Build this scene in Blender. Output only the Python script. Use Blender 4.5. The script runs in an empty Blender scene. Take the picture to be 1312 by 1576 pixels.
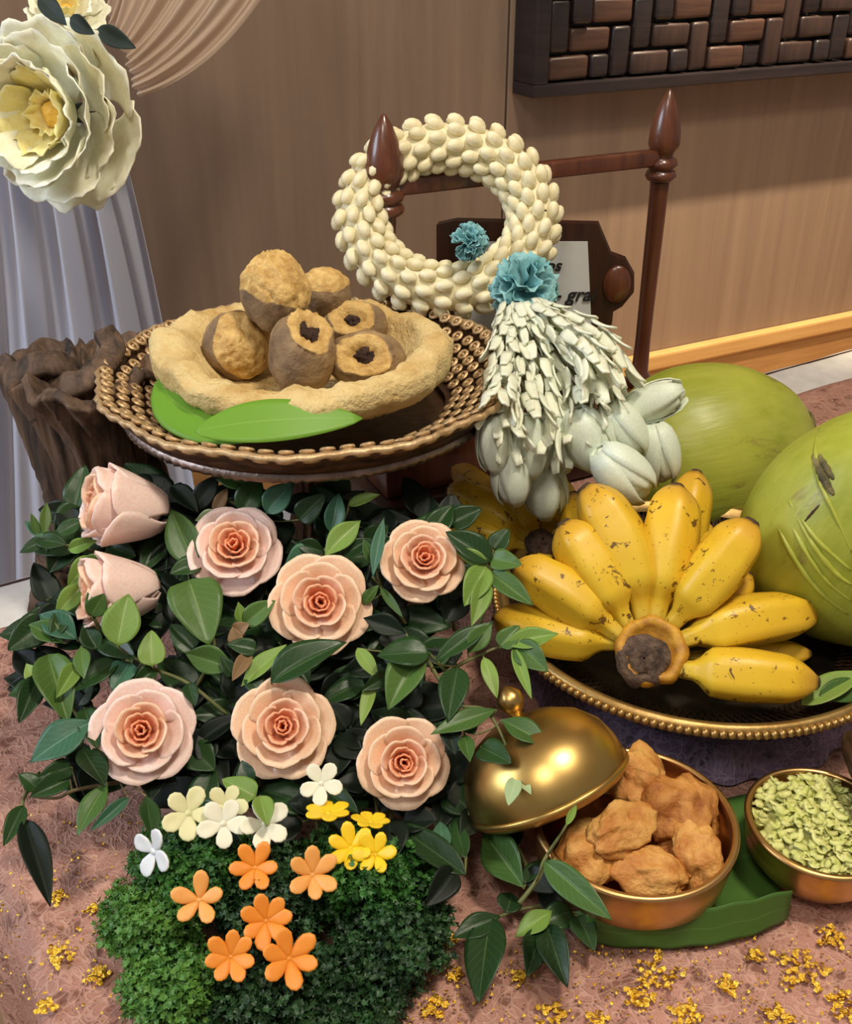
import bpy, math, random
from mathutils import Vector, Matrix, Quaternion, noise
random.seed(7)
R = math.radians
sin, cos, pi = math.sin, math.cos, math.pi
scene = bpy.context.scene
COL = scene.collection

# ---------------------------------------------------------------- camera
F = 1620.0; PITCH = R(29.7); CAMZ = 0.62
CAM = Vector((0, 0, CAMZ))
cd = bpy.data.cameras.new('camera'); cam = bpy.data.objects.new('camera', cd); COL.objects.link(cam)
cam.location = CAM; cam.rotation_euler = (pi/2 - PITCH, 0, 0)
cd.sensor_fit = 'HORIZONTAL'; cd.sensor_width = 36; cd.lens = 36*F/1312; cd.clip_start = .02
scene.camera = cam
# ---------------------------------------------------------------- world, lights, exposure
w = bpy.data.worlds.new('world'); scene.world = w; w.use_nodes = True
w.node_tree.nodes['Background'].inputs[0].default_value = (.93, .84, .76, 1)
w.node_tree.nodes['Background'].inputs[1].default_value = .26
def area(name, loc, target, size, power, col):
    l = bpy.data.lights.new(name, 'AREA'); l.shape = 'DISK'; l.size = size; l.energy = power; l.color = col
    o = bpy.data.objects.new(name, l); COL.objects.link(o); o.location = loc
    o.rotation_euler = (Vector(target)-Vector(loc)).to_track_quat('-Z', 'Y').to_euler(); return o
area('ceiling_lamp', (.50, .42, 2.05), (.15, .75, 0), .30, 27, (1, .90, .74))
area('ceiling_lamp_front', (-.35, -.35, 1.9), (-.1, .7, .1), .5, 12, (1, .92, .82))
area('window_light', (-2.0, .35, 1.15), (-.2, .8, .1), .9, 27, (.76, .86, 1))
sl = bpy.data.lights.new('wall_spot', 'SPOT'); sl.energy = 430; sl.color = (1, .82, .58); sl.spot_size = R(66); sl.spot_blend = .55; sl.shadow_soft_size = .03
so = bpy.data.objects.new('wall_spot', sl); COL.objects.link(so); so.location = (1.06, 1.83, 1.98)
so.rotation_euler = (Vector((1.0, 2.62, 0))-Vector(so.location)).to_track_quat('-Z', 'Y').to_euler()
vs = scene.view_settings
vs.view_transform = 'Standard'; vs.look = 'None'; vs.gamma = 1; vs.use_curve_mapping = False; vs.exposure = 0.0

# ---------------------------------------------------------------- placement helpers (real distances)
def ray(px, py):
    x = (px-656)/F; y = -(py-788)/F
    return Vector((x, cos(PITCH)+y*sin(PITCH), -sin(PITCH)+y*cos(PITCH)))
def PZ(px, py, z):
    d = ray(px, py); return CAM + d*((z-CAMZ)/d.z)
def PY(px, py, y):
    d = ray(px, py); return CAM + d*(y/d.y)
def MD(px, py, off=0):          # the slope of the flower bank
    y = .58 + (1171-py)*.2/423
    p = PY(px, py, y); v = (CAM-p).normalized(); return p + v*off
def pxm(p, n):                  # metres of n pixels at point p
    return n*((p-CAM).dot(Vector((0, cos(PITCH), -sin(PITCH)))))/F

# ---------------------------------------------------------------- materials
def lin(c):
    return tuple((x/12.92 if x <= .04045 else ((x+.055)/1.055)**2.4) for x in [v/255 for v in c]) + (1,)
class NT:
    def __init__(s, m): s.t = m.node_tree; s.n = s.t.nodes; s.b = s.n['Principled BSDF']
    def add(s, ty, **kw):
        x = s.n.new(ty)
        for k, v in kw.items():
            if k in x.inputs.keys() if isinstance(k, str) else False: x.inputs[k].default_value = v
            else: setattr(x, k, v)
        return x
    def link(s, a, b): s.t.links.new(a, b)
    def ramp(s, fac, stops, interp='LINEAR'):
        r = s.n.new('ShaderNodeValToRGB'); r.color_ramp.interpolation = interp
        e = r.color_ramp.elements
        while len(e) < len(stops): e.new(.5)
        for i, (p, c) in enumerate(stops): e[i].position = p; e[i].color = c if len(c) == 4 else c+(1,)
        s.link(fac, r.inputs[0]); return r.outputs[0]
    def coord(s, kind='Object', scale=(1, 1, 1)):
        t = s.n.new('ShaderNodeTexCoord'); m = s.n.new('ShaderNodeMapping'); m.inputs['Scale'].default_value = scale
        s.link(t.outputs[kind], m.inputs[0]); return m.outputs[0]
    def noise(s, vec, scale, detail=4, rough=.5, dist=0):
        n = s.n.new('ShaderNodeTexNoise'); n.inputs['Scale'].default_value = scale; n.inputs['Detail'].default_value = detail
        n.inputs['Roughness'].default_value = rough; n.inputs['Distortion'].default_value = dist
        if vec: s.link(vec, n.inputs['Vector'])
        return n.outputs['Fac']
    def mix(s, f, a, b):
        x = s.n.new('ShaderNodeMix'); x.data_type = 'RGBA'
        for i, v in ((0, f), (6, a), (7, b)):
            if isinstance(v, (int, float, tuple)): x.inputs[i].default_value = v
            else: s.link(v, x.inputs[i])
        return x.outputs[2]
    def math(s, op, a, b=None, c=None):
        x = s.n.new('ShaderNodeMath'); x.operation = op
        for i, v in enumerate((a, b, c)):
            if v is None: continue
            if isinstance(v, (int, float)): x.inputs[i].default_value = v
            else: s.link(v, x.inputs[i])
        return x.outputs[0]
    def bump(s, h, strength=.3, dist=.002):
        x = s.n.new('ShaderNodeBump'); x.inputs['Strength'].default_value = strength; x.inputs['Distance'].default_value = dist
        s.link(h, x.inputs['Height']); s.link(x.outputs[0], s.b.inputs['Normal'])
def newmat(name, col=None, rough=.5, metal=0, **kw):
    m = bpy.data.materials.new(name); m.use_nodes = True; t = NT(m)
    if col: t.b.inputs['Base Color'].default_value = lin(col)
    t.b.inputs['Roughness'].default_value = rough; t.b.inputs['Metallic'].default_value = metal
    for k, v in kw.items(): t.b.inputs[k.replace('_', ' ')].default_value = v
    return m, t
def mottled(name, c1, c2, scale=30, rough=.5, metal=0, bump=.2, bscale=None, bdist=.002, sss=0, stops=(.35, .65), coord='Object', **kw):
    m, t = newmat(name, None, rough, metal, **kw)
    co = t.coord(coord)
    t.link(t.ramp(t.noise(co, scale, 5, .6), [(stops[0], lin(c1)), (stops[1], lin(c2))]), t.b.inputs['Base Color'])
    if bump: t.bump(t.noise(co, bscale or scale*3, 6, .6), bump, bdist)
    if sss:
        t.b.inputs['Subsurface Weight'].default_value = sss; t.b.inputs['Subsurface Radius'].default_value = (.02, .01, .006)
        t.b.inputs['Subsurface Scale'].default_value = .4
    return m
def leafmat(name, c, c2, vein, rough=.38, nveins=9):
    m, t = newmat(name, None, rough)
    uv = t.n.new('ShaderNodeUVMap'); sp = t.n.new('ShaderNodeSeparateXYZ'); t.link(uv.outputs[0], sp.inputs[0])
    au = t.math('ABSOLUTE', t.math('SUBTRACT', sp.outputs[0], .5))
    mid = t.math('LESS_THAN', au, .018)
    ph = t.math('FRACT', t.math('MULTIPLY', t.math('SUBTRACT', sp.outputs[1], t.math('MULTIPLY', au, .55)), nveins))
    side = t.math('LESS_THAN', t.math('ABSOLUTE', t.math('SUBTRACT', ph, .5)), .05)
    v = t.math('MULTIPLY', t.math('MAXIMUM', mid, t.math('MULTIPLY', side, .35)), .5)
    oi = t.n.new('ShaderNodeObjectInfo')
    base = t.mix(t.math('MULTIPLY', oi.outputs['Random'], 1.0), lin(c), lin(c2))
    n = t.noise(t.coord('Object'), 7, 4)
    base = t.mix(t.math('MULTIPLY', n, .45), base, lin(c2))
    t.link(t.mix(v, base, lin(vein)), t.b.inputs['Base Color'])
    t.bump(t.math('ADD', t.math('MULTIPLY', v, -1), t.math('MULTIPLY', n, .4)), .35, .0012)
    t.b.inputs['Specular IOR Level'].default_value = .3
    t.b.inputs['Transmission Weight'].default_value = 0
    return m
M = {}
M['leaf_dark'] = leafmat('leaf_dark', (22, 42, 24), (42, 72, 34), (84, 110, 70), .36)
M['leaf_mid'] = leafmat('leaf_mid', (52, 84, 38), (78, 108, 50), (126, 150, 88), .38)
M['leaf_light'] = leafmat('leaf_light', (98, 134, 56), (128, 154, 74), (170, 186, 116), .42)
M['leaf_teal'] = leafmat('leaf_teal', (44, 88, 66), (70, 110, 84), (120, 155, 128), .40)
M['leaf_deep'] = leafmat('leaf_deep', (11, 20, 15), (20, 35, 22), (34, 52, 36), .5)  # near-black green: shade of the deep gaps put into the leaf colour
M['leaf_brown'] = leafmat('leaf_brown', (120, 96, 66), (140, 112, 80), (150, 120, 90), .5)
M['leaf_silk'] = leafmat('leaf_silk', (30, 40, 38), (44, 56, 50), (60, 72, 64), .6)
M['leaf_silver'] = leafmat('leaf_silver', (150, 176, 130), (174, 194, 150), (196, 208, 170), .5)
M['banana_leaf'] = leafmat('banana_leaf', (92, 140, 40), (112, 158, 52), (130, 172, 74), .4, 60)
M['banana_leaf_deep'] = leafmat('banana_leaf_deep', (40, 76, 30), (72, 108, 46), (92, 130, 64), .4, 60)
M['stem'] = mottled('stem', (86, 96, 50), (120, 118, 74), 60, .6)
M['twig'] = mottled('twig', (84, 70, 48), (120, 104, 70), 60, .7)
def rosemat(name, c1, c2):
    return mottled(name, c1, c2, 22, .42, bump=.12, bscale=90, bdist=.001, sss=.25)
M['rose0'] = rosemat('rose_heart', (236, 140, 98), (244, 160, 118))
M['rose1'] = rosemat('rose_inner', (240, 166, 128), (248, 186, 150))
M['rose2'] = rosemat('rose_mid', (244, 190, 158), (250, 206, 178))
M['rose3'] = rosemat('rose_outer', (244, 196, 162), (250, 212, 182))
M['rose3b'] = rosemat('rose_outer_pink', (246, 204, 190), (252, 222, 212))
M['peony'] = mottled('peony_petal', (242, 238, 206), (252, 250, 228), 14, .6, bump=.25, bscale=60, sss=.15)
M['peony_in'] = mottled('peony_inner', (244, 226, 140), (250, 238, 178), 20, .6, bump=.2, sss=.15)
M['peony_heart'] = mottled('peony_heart', (226, 170, 50), (240, 200, 90), 60, .6)
M['carrot'] = mottled('carrot', (232, 130, 34), (246, 164, 66), 60, .4, bump=.15, sss=.2)
M['carrot_pale'] = mottled('carrot_pale', (234, 150, 66), (246, 184, 104), 60, .4, bump=.15, sss=.2)
M['radish'] = mottled('radish', (226, 220, 190), (240, 236, 214), 60, .45, bump=.1, sss=.2)
M['radish_cream'] = mottled('radish_cream', (214, 208, 150), (232, 226, 180), 60, .45, bump=.1, sss=.2)
M['radish_white'] = mottled('radish_white', (228, 232, 236), (242, 244, 246), 60, .45, bump=.1, sss=.2)
M['pumpkin'] = mottled('pumpkin', (238, 192, 24), (250, 214, 44), 60, .42, bump=.1, sss=.2)
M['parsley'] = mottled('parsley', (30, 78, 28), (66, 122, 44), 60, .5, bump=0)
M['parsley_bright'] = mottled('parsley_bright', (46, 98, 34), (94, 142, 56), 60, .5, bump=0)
M['parsley_dark'] = mottled('parsley_dark', (20, 48, 24), (44, 84, 38), 60, .5, bump=0)  # darker copy of the parsley green, with shade put into the colour
M['parsley_stem'] = mottled('parsley_stem', (92, 134, 62), (116, 154, 80), 60, .5)
M['foam'] = mottled('flower_foam', (10, 18, 12), (18, 28, 18), 40, .9)  # black-green, the dark of the flower gaps painted into the foam
# banana skin with freckles of its own
m, t = newmat('banana_skin', None, .42)
co = t.coord('Object'); oi = t.n.new('ShaderNodeObjectInfo')
va = t.n.new('ShaderNodeVectorMath'); va.operation = 'ADD'; t.link(co, va.inputs[0]); t.link(oi.outputs['Random'], va.inputs[1])
at = t.n.new('ShaderNodeAttribute'); at.attribute_name = 'along'
base = t.ramp(at.outputs['Fac'], [(0, lin((196, 190, 84))), (.14, lin((224, 194, 52))), (.8, lin((232, 192, 44))), (.97, lin((206, 160, 50))), (1, lin((130, 100, 40)))])
n1 = t.noise(va.outputs[0], 38, 3, .5); base = t.mix(t.math('MULTIPLY', n1, .5), base, lin((206, 146, 36)))
st = t.n.new('ShaderNodeMapping'); st.inputs['Scale'].default_value = (1, 1, 1); t.link(va.outputs[0], st.inputs[0])
n2 = t.noise(st.outputs[0], 75, 5, .68, .5)
spot = t.ramp(n2, [(.61, (0, 0, 0)), (.64, (1, 1, 1))])
n3 = t.noise(va.outputs[0], 300, 2, .5); fr = t.ramp(n3, [(.69, (0, 0, 0)), (.72, (1, 1, 1))])
sp = t.math('MAXIMUM', spot, t.math('MULTIPLY', fr, .7))
t.link(t.mix(t.math('MULTIPLY', sp, .9), base, lin((84, 48, 22))), t.b.inputs['Base Color'])
t.bump(n1, .25, .002); M['banana'] = m
M['banana_tip'] = mottled('banana_tip', (52, 38, 26), (92, 70, 44), 120, .8, bump=.5)
M['banana_crown'] = mottled('banana_crown', (214, 160, 44), (170, 116, 38), 70, .55, bump=.3)
M['banana_cut'] = mottled('banana_cut', (62, 46, 36), (120, 96, 78), 90, .85, bump=.8, bdist=.004)
# coconuts
m, t = newmat('coconut_skin', None, .40)
co = t.coord('Object'); cs = t.coord('Object', (1, 1, .12))
b1 = t.ramp(t.noise(co, 9, 5, .6), [(.3, lin((134, 146, 38))), (.7, lin((172, 176, 62)))])
st = t.ramp(t.noise(cs, 70, 4, .6), [(.35, (0, 0, 0)), (.75, (1, 1, 1))])
b1 = t.mix(t.math('MULTIPLY', st, .4), b1, lin((190, 190, 92)))
sc = t.ramp(t.noise(t.coord('Object', (1, 1, .35)), 24, 6, .7, .4), [(.60, (0, 0, 0)), (.68, (1, 1, 1))])
t.link(t.mix(t.math('MULTIPLY', sc, .8), b1, lin((122, 98, 56))), t.b.inputs['Base Color']); t.bump(st, .18, .002)
M['coconut'] = m
M['coconut_cap'] = mottled('coconut_cap', (70, 66, 44), (150, 136, 84), 60, .85, bump=.6)
# metals
M['brass'] = mottled('brass', (196, 152, 92), (212, 174, 118), 12, .36, 1, bump=.05, bscale=40, bdist=.001)
M['brass_lid'] = mottled('brass_lid', (190, 156, 88), (206, 174, 108), 8, .34, 1, bump=.03)
M['brass_in'] = mottled('brass_inside', (170, 122, 78), (188, 142, 92), 12, .4, 1, bump=.05)
M['gold_rim'] = mottled('gold_rim', (168, 134, 78), (196, 164, 106), 50, .45, .9, bump=.2)
M['bronze'] = mottled('bronze_filigree', (176, 144, 102), (222, 192, 148), 90, .5, .6, bump=.4)
M['dark_bronze'] = mottled('dark_bronze', (58, 40, 28), (92, 64, 44), 60, .5, .7, bump=.3)
M['silver_band'] = mottled('silver_band', (124, 108, 100), (164, 148, 140), 80, .4, 1, bump=.3)
M['mesh_dark'] = mottled('dark_netting', (20, 18, 16), (60, 48, 34), 60, .6, .5, bump=0)
# food
M['fried'] = mottled('fried_crust', (188, 116, 46), (230, 178, 98), 42, .55, bump=.7, bscale=170, bdist=.004)
M['fried2'] = mottled('fried_crust_deep', (160, 92, 38), (212, 150, 74), 42, .55, bump=.7, bscale=170, bdist=.004)
M['bun'] = mottled('bun_crust', (122, 94, 66), (206, 172, 100), 26, .62, bump=.6, bscale=150, bdist=.004, stops=(.38, .6))
M['bun_gold'] = mottled('bun_gold', (150, 112, 70), (222, 186, 104), 28, .6, bump=.7, bscale=120, bdist=.005, stops=(.36, .56))
M['filling'] = mottled('bean_filling', (36, 22, 18), (76, 50, 38), 120, .75, bump=.9, bscale=260, bdist=.005)
M['batter'] = mottled('crisp_batter', (206, 164, 92), (234, 208, 146), 22, .75, bump=.9, bscale=200, bdist=.005, stops=(.32, .55))
M['shreds'] = mottled('green_shreds', (190, 194, 100), (226, 224, 150), 90, .6, bump=.2)
# flowers of the garland
M['jasmine'] = mottled('jasmine_bud', (228, 216, 172), (242, 234, 202), 70, .5, bump=.15, sss=.2)
M['crown_flower'] = mottled('crown_flower', (222, 224, 196), (238, 240, 220), 50, .5, bump=.15, sss=.15)
M['lotus_bud'] = mottled('pale_bud', (212, 222, 196), (232, 238, 222), 30, .45, bump=.15, sss=.15)
M['carnation'] = mottled('blue_carnation', (104, 164, 170), (146, 196, 198), 40, .6, bump=.3)
# wood
def wood(name, c1, c2, rough=.45, scale=(1, 1, .06), sc=60, bump=.25, coat=0):
    m, t = newmat(name, None, rough)
    co = t.coord('Object', scale); n = t.noise(co, sc, 6, .62, .6)
    t.link(t.ramp(n, [(.3, lin(c1)), (.7, lin(c2))]), t.b.inputs['Base Color']); t.bump(n, bump, .002)
    t.b.inputs['Coat Weight'].default_value = coat; return m
M['rosewood'] = wood('red_brown_wood', (70, 36, 22), (112, 62, 40), .32, coat=.3)
M['darkwood'] = wood('dark_wood', (40, 20, 14), (66, 34, 22), .4)
M['slat_a'] = wood('slat_dark', (28, 22, 24), (46, 36, 36), .4, (.15, .15, 1), 40, .4)
M['slat_b'] = wood('slat_brown', (52, 36, 30), (84, 58, 46), .42, (.15, .15, 1), 40, .4)
M['slat_c'] = wood('slat_mid', (42, 30, 28), (64, 46, 40), .42, (1, 1, .15), 40, .4)
M['wall'] = wood('wall_veneer', (128, 106, 89), (146, 123, 103), .5, (1, 1, .05), 26, .12)
M['base'] = wood('baseboard_wood', (150, 108, 62), (186, 142, 88), .45, (.06, .06, 1), 60, .2)
M['base_top'] = wood('baseboard_cap', (190, 146, 86), (210, 168, 106), .45, (.06, .06, 1), 60, .2)
M['floor'] = wood('floor_wood', (150, 116, 80), (176, 142, 104), .4, (.1, 1, 1), 30, .1)
M['ceiling'] = mottled('ceiling_paint', (214, 204, 190), (222, 212, 200), 4, .8, bump=.02)
M['driftwood'] = wood('driftwood', (14, 10, 9), (118, 92, 72), .8, (1, 1, .07), 70, 1.0)
M['seam'] = newmat('seam_shadow_gap', (60, 44, 34), .8)[0]
def sheer(name, c, alpha):
    m, t = newmat(name, c, .7); t.b.inputs['Alpha'].default_value = alpha
    n = t.noise(t.coord('Object', (1, 1, .2)), 120, 3); t.bump(n, .15, .001)
    tr = t.n.new('ShaderNodeBsdfTranslucent'); tr.inputs[0].default_value = lin(c)
    tp = t.n.new('ShaderNodeBsdfTransparent'); mx = t.n.new('ShaderNodeMixShader'); mx2 = t.n.new('ShaderNodeMixShader')
    t.b.inputs['Alpha'].default_value = 1
    t.link(t.b.outputs[0], mx.inputs[1]); t.link(tr.outputs[0], mx.inputs[2]); mx.inputs[0].default_value = .35
    mx2.inputs[0].default_value = alpha
    t.link(tp.outputs[0], mx2.inputs[1]); t.link(mx.outputs[0], mx2.inputs[2])
    t.link(mx2.outputs[0], t.n['Material Output'].inputs[0]); return m
M['sheer'] = sheer('sheer_voile', (222, 202, 182), .55)
M['sheer_fall'] = sheer('sheer_voile_fall', (220, 224, 238), .88)
M['white_cloth'] = mottled('white_cloth', (206, 202, 196), (222, 218, 212), 30, .8)
M['sequin'] = mottled('gold_sequin', (236, 178, 44), (255, 216, 96), 300, .25, 1, bump=.5, bscale=900)
M['card'] = newmat('card_paper', (206, 206, 204), .6)[0]
M['ink'] = newmat('ink', (28, 26, 28), .6)[0]
def lace(name, ground1, ground2, thread, dark):
    m, t = newmat(name, None, .62); co = t.coord('Object')
    nz = t.n.new('ShaderNodeTexNoise'); nz.inputs['Scale'].default_value = 26; t.link(co, nz.inputs['Vector'])
    ad = t.n.new('ShaderNodeVectorMath'); ad.operation = 'MULTIPLY_ADD'
    t.link(nz.outputs['Color'], ad.inputs[0]); ad.inputs[1].default_value = (.05, .05, .05); t.link(co, ad.inputs[2])
    def edge(scale, w0, w1):
        v = t.n.new('ShaderNodeTexVoronoi'); v.feature = 'DISTANCE_TO_EDGE'; v.inputs['Scale'].default_value = scale
        t.link(ad.outputs[0], v.inputs['Vector']); return t.ramp(v.outputs[0], [(w0, (1, 1, 1)), (w1, (0, 0, 0))])
    e = t.math('MAXIMUM', edge(62, .03, .07), t.math('MULTIPLY', edge(150, .05, .12), .75))
    g = t.ramp(t.noise(co, 11, 4, .6), [(.35, lin(ground1)), (.65, lin(ground2))])
    dk = t.ramp(t.noise(co, 60, 5, .65), [(.53, (0, 0, 0)), (.60, (1, 1, 1))])
    g = t.mix(t.math('MULTIPLY', dk, .8), g, lin(dark))
    t.link(t.mix(t.math('MULTIPLY', e, .38), g, lin(thread)), t.b.inputs['Base Color'])
    v = t.n.new('ShaderNodeTexVoronoi'); v.inputs['Scale'].default_value = 330; t.link(co, v.inputs['Vector'])
    gl = t.math('MULTIPLY', t.ramp(v.outputs['Distance'], [(.2, (1, 1, 1)), (.3, (0, 0, 0))]), t.ramp(t.noise(co, 34, 3), [(.56, (0, 0, 0)), (.64, (1, 1, 1))]))
    t.link(t.math('MULTIPLY', gl, .9), t.b.inputs['Metallic']); t.bump(t.math('ADD', e, t.noise(co, 400, 2)), .6, .0012)
    return m
M['lace'] = lace('gold_pink_lace', (158, 112, 98), (190, 138, 120), (218, 176, 156), (110, 66, 50))
M['lace_purple'] = lace('purple_lace', (92, 76, 104), (124, 106, 132), (168, 152, 178), (40, 32, 50))

# ---------------------------------------------------------------- mesh helpers
def mk(name, vs_, fs, mat=None, smooth=True, uvs=None, along=None):
    me = bpy.data.meshes.new(name); me.from_pydata([tuple(v) for v in vs_], [], fs)
    if smooth: me.polygons.foreach_set('use_smooth', [True]*len(me.polygons))
    if uvs:
        ul = me.uv_layers.new(name='UVMap')
        for lp in me.loops: ul.data[lp.index].uv = uvs[lp.vertex_index]
    if along:
        a = me.attributes.new('along', 'FLOAT', 'POINT')
        for i, v in enumerate(along): a.data[i].value = v
    if mat: me.materials.append(mat)
    me.update(); return me
class Acc:                        # collects shapes into one mesh
    def __init__(s): s.v = []; s.f = []; s.uv = []
    def add(s, v, f, T=None, uv=None):
        k = len(s.v); s.v += [(T @ Vector(p)) if T else Vector(p) for p in v]; s.f += [tuple(i+k for i in q) for q in f]
        s.uv += uv if uv else [(0, 0)]*len(v); return s
    def mesh(s, name, mat, smooth=True): return mk(name, s.v, s.f, mat, smooth, s.uv)
def sheet(f, nu, nv, th, taper=False):
    P = [[Vector(f(i/nu, j/nv)) for i in range(nu+1)] for j in range(nv+1)]
    vs_, fs, uv = [], [], []
    N = []
    for j in range(nv+1):
        for i in range(nu+1):
            du = P[j][min(i+1, nu)]-P[j][max(i-1, 0)]; dv = P[min(j+1, nv)][i]-P[max(j-1, 0)][i]
            n = du.cross(dv); n = n.normalized() if n.length > 1e-12 else Vector((0, 0, 1)); N.append(n)
    for s in (1, -1):
        for j in range(nv+1):
            for i in range(nu+1):
                k = j*(nu+1)+i; t_ = th
                if taper: t_ = th*(.25+.75*sin(pi*i/nu))*(.4+.6*sin(pi*min(1, .15+j/nv*.85)))
                vs_.append(P[j][i]+N[k]*s*t_/2); uv.append((i/nu, j/nv))
    o = (nu+1)*(nv+1)
    for j in range(nv):
        for i in range(nu):
            a = j*(nu+1)+i; b = a+1; c = a+nu+2; d = a+nu+1
            fs.append((a, b, c, d)); fs.append((o+a, o+d, o+c, o+b))
    rim = [i for i in range(nu+1)] + [j*(nu+1)+nu for j in range(1, nv+1)] + [nv*(nu+1)+i for i in range(nu-1, -1, -1)] + [j*(nu+1) for j in range(nv-1, 0, -1)]
    for q in range(len(rim)):
        a, b = rim[q], rim[(q+1) % len(rim)]; fs.append((b, a, o+a, o+b))
    return vs_, fs, uv
def lathe(prof, n=48, f=None):
    vs_, fs = [], []
    for k in range(n):
        a = 2*pi*k/n
        for (r, z) in prof:
            rr, zz = (r, z) if f is None else f(r, z, a)
            vs_.append(Vector((rr*cos(a), rr*sin(a), zz)))
    m_ = len(prof)
    for k in range(n):
        for i in range(m_-1):
            a = k*m_+i; b = ((k+1) % n)*m_+i
            fs.append((a, b, b+1, a+1))
    return vs_, fs
def tube(pts, rad, n=8, cap=True, sq=None):
    pts = [Vector(p) for p in pts]; vs_, fs = [], []; al = []
    up = Vector((0, 0, 1)); t0 = (pts[1]-pts[0]).normalized()
    if abs(t0.dot(up)) > .95: up = Vector((1, 0, 0))
    X = t0.cross(up).normalized()
    for i, p in enumerate(pts):
        t_ = (pts[min(i+1, len(pts)-1)]-pts[max(i-1, 0)]).normalized()
        X = (X - t_*X.dot(t_)).normalized(); Y = t_.cross(X)
        r = rad[i] if isinstance(rad, (list, tuple)) else rad
        for k in range(n):
            a = 2*pi*k/n; q = r*(sq(a) if sq else 1)
            vs_.append(p + X*q*cos(a) + Y*q*sin(a)); al.append(i/(len(pts)-1))
    for i in range(len(pts)-1):
        for k in range(n):
            a = i*n+k; b = i*n+(k+1) % n; fs.append((a, b, b+n, a+n))
    if cap: fs.append(tuple(range(n-1, -1, -1))); fs.append(tuple(range((len(pts)-1)*n, len(pts)*n)))
    return vs_, fs, al
def bez(a, b, c, n=10):
    a, b, c = Vector(a), Vector(b), Vector(c)
    return [a*(1-t_)**2 + b*2*t_*(1-t_) + c*t_*t_ for t_ in [i/n for i in range(n+1)]]
def spline(pts, n=6):
    pts = [Vector(p) for p in pts]; out = []
    for i in range(len(pts)-1):
        p0, p1, p2, p3 = pts[max(i-1, 0)], pts[i], pts[i+1], pts[min(i+2, len(pts)-1)]
        for k in range(n):
            t_ = k/n; out.append(.5*((2*p1)+(p2-p0)*t_+(2*p0-5*p1+4*p2-p3)*t_*t_+(3*p1-p0-3*p2+p3)*t_**3))
    out.append(pts[-1]); return out
def ball(rx, ry, rz, nu=12, nv=8, f=None):
    vs_, fs = [], []
    for j in range(nv+1):
        th = pi*j/nv
        for i in range(nu):
            a = 2*pi*i/nu; d = Vector((sin(th)*cos(a), sin(th)*sin(a), cos(th)))
            k = f(d) if f else 1
            vs_.append(Vector((d.x*rx*k, d.y*ry*k, d.z*rz*k)))
    for j in range(nv):
        for i in range(nu):
            a = j*nu+i; b = j*nu+(i+1) % nu; fs.append((a, a+nu, b+nu, b))
    return vs_, fs
def box(x0, x1, y0, y1, z0, z1, bev=0):
    if bev <= 0:
        v = [(x, y, z) for x in (x0, x1) for y in (y0, y1) for z in (z0, z1)]
        return v, [(0, 1, 3, 2), (4, 6, 7, 5), (0, 4, 5, 1), (2, 3, 7, 6), (0, 2, 6, 4), (1, 5, 7, 3)]
    v = []; f = []
    import bmesh
    bm = bmesh.new(); bmesh.ops.create_cube(bm, size=1)
    for q in bm.verts: q.co = Vector(((x0+x1)/2+q.co.x*(x1-x0), (y0+y1)/2+q.co.y*(y1-y0), (z0+z1)/2+q.co.z*(z1-z0)))
    bmesh.ops.bevel(bm, geom=bm.edges[:], offset=bev, segments=2, affect='EDGES', profile=.6)
    bm.verts.index_update(); v = [q.co.copy() for q in bm.verts]; f = [tuple(x.index for x in q.verts) for q in bm.faces]; bm.free()
    return v, f
def fr(origin, y, n):             # frame with Y along y and Z near n
    Y = Vector(y).normalized(); X = Y.cross(Vector(n)).normalized(); Z = X.cross(Y)
    m_ = Matrix((X, Y, Z)).transposed().to_4x4(); m_.translation = Vector(origin); return m_
def frz(origin, z, spin=0):       # frame with Z along z
    m_ = Vector(z).normalized().to_track_quat('Z', 'Y').to_matrix().to_4x4() @ Matrix.Rotation(spin, 4, 'Z')
    m_.translation = Vector(origin); return m_
def S(x, y=None, z=None):
    if y is None: y = z = x
    return Matrix.Diagonal((x, y, z, 1))
def wm(o):
    m_ = o.matrix_basis.copy()
    while o.parent: o = o.parent; m_ = o.matrix_basis @ m_
    return m_
def setmat(o, mat):
    if mat is None: return
    if not o.data.materials: o.data.materials.append(mat)
    elif o.data.materials[0] != mat:
        o.material_slots[0].link = 'OBJECT'; o.material_slots[0].material = mat
def thing(name, label, cat, loc=(0, 0, 0), group=None):
    o = bpy.data.objects.new(name, None); COL.objects.link(o); o.location = loc; o.empty_display_size = .02
    o['label'] = label; o['category'] = cat
    if group: o['group'] = group
    return o
def part(name, me, mat=None, parent=None, T=None, label=None, kind=None):
    o = bpy.data.objects.new(name, me); COL.objects.link(o); setmat(o, mat)
    T = T or Matrix.Identity(4)
    if parent: o.parent = parent; o.matrix_basis = wm(parent).inverted() @ T
    else: o.matrix_basis = T
    if label: o['label'] = label
    if kind: o['kind'] = kind
    return o
def solo(name, me, mat, label, cat, T=None, group=None, kind=None):
    o = part(name, me, mat, None, T, label, kind); o['category'] = cat
    if group: o['group'] = group
    return o
def nz(p, s, seed=0): return noise.noise(Vector(p)*s + Vector((seed*7.3, seed*3.1, seed*1.7)))
def fbm(p, s, seed=0, o=4):
    v = 0; a = 1
    for k in range(o): v += a*nz(p, s, seed+k); a *= .5; s *= 2
    return v

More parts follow.
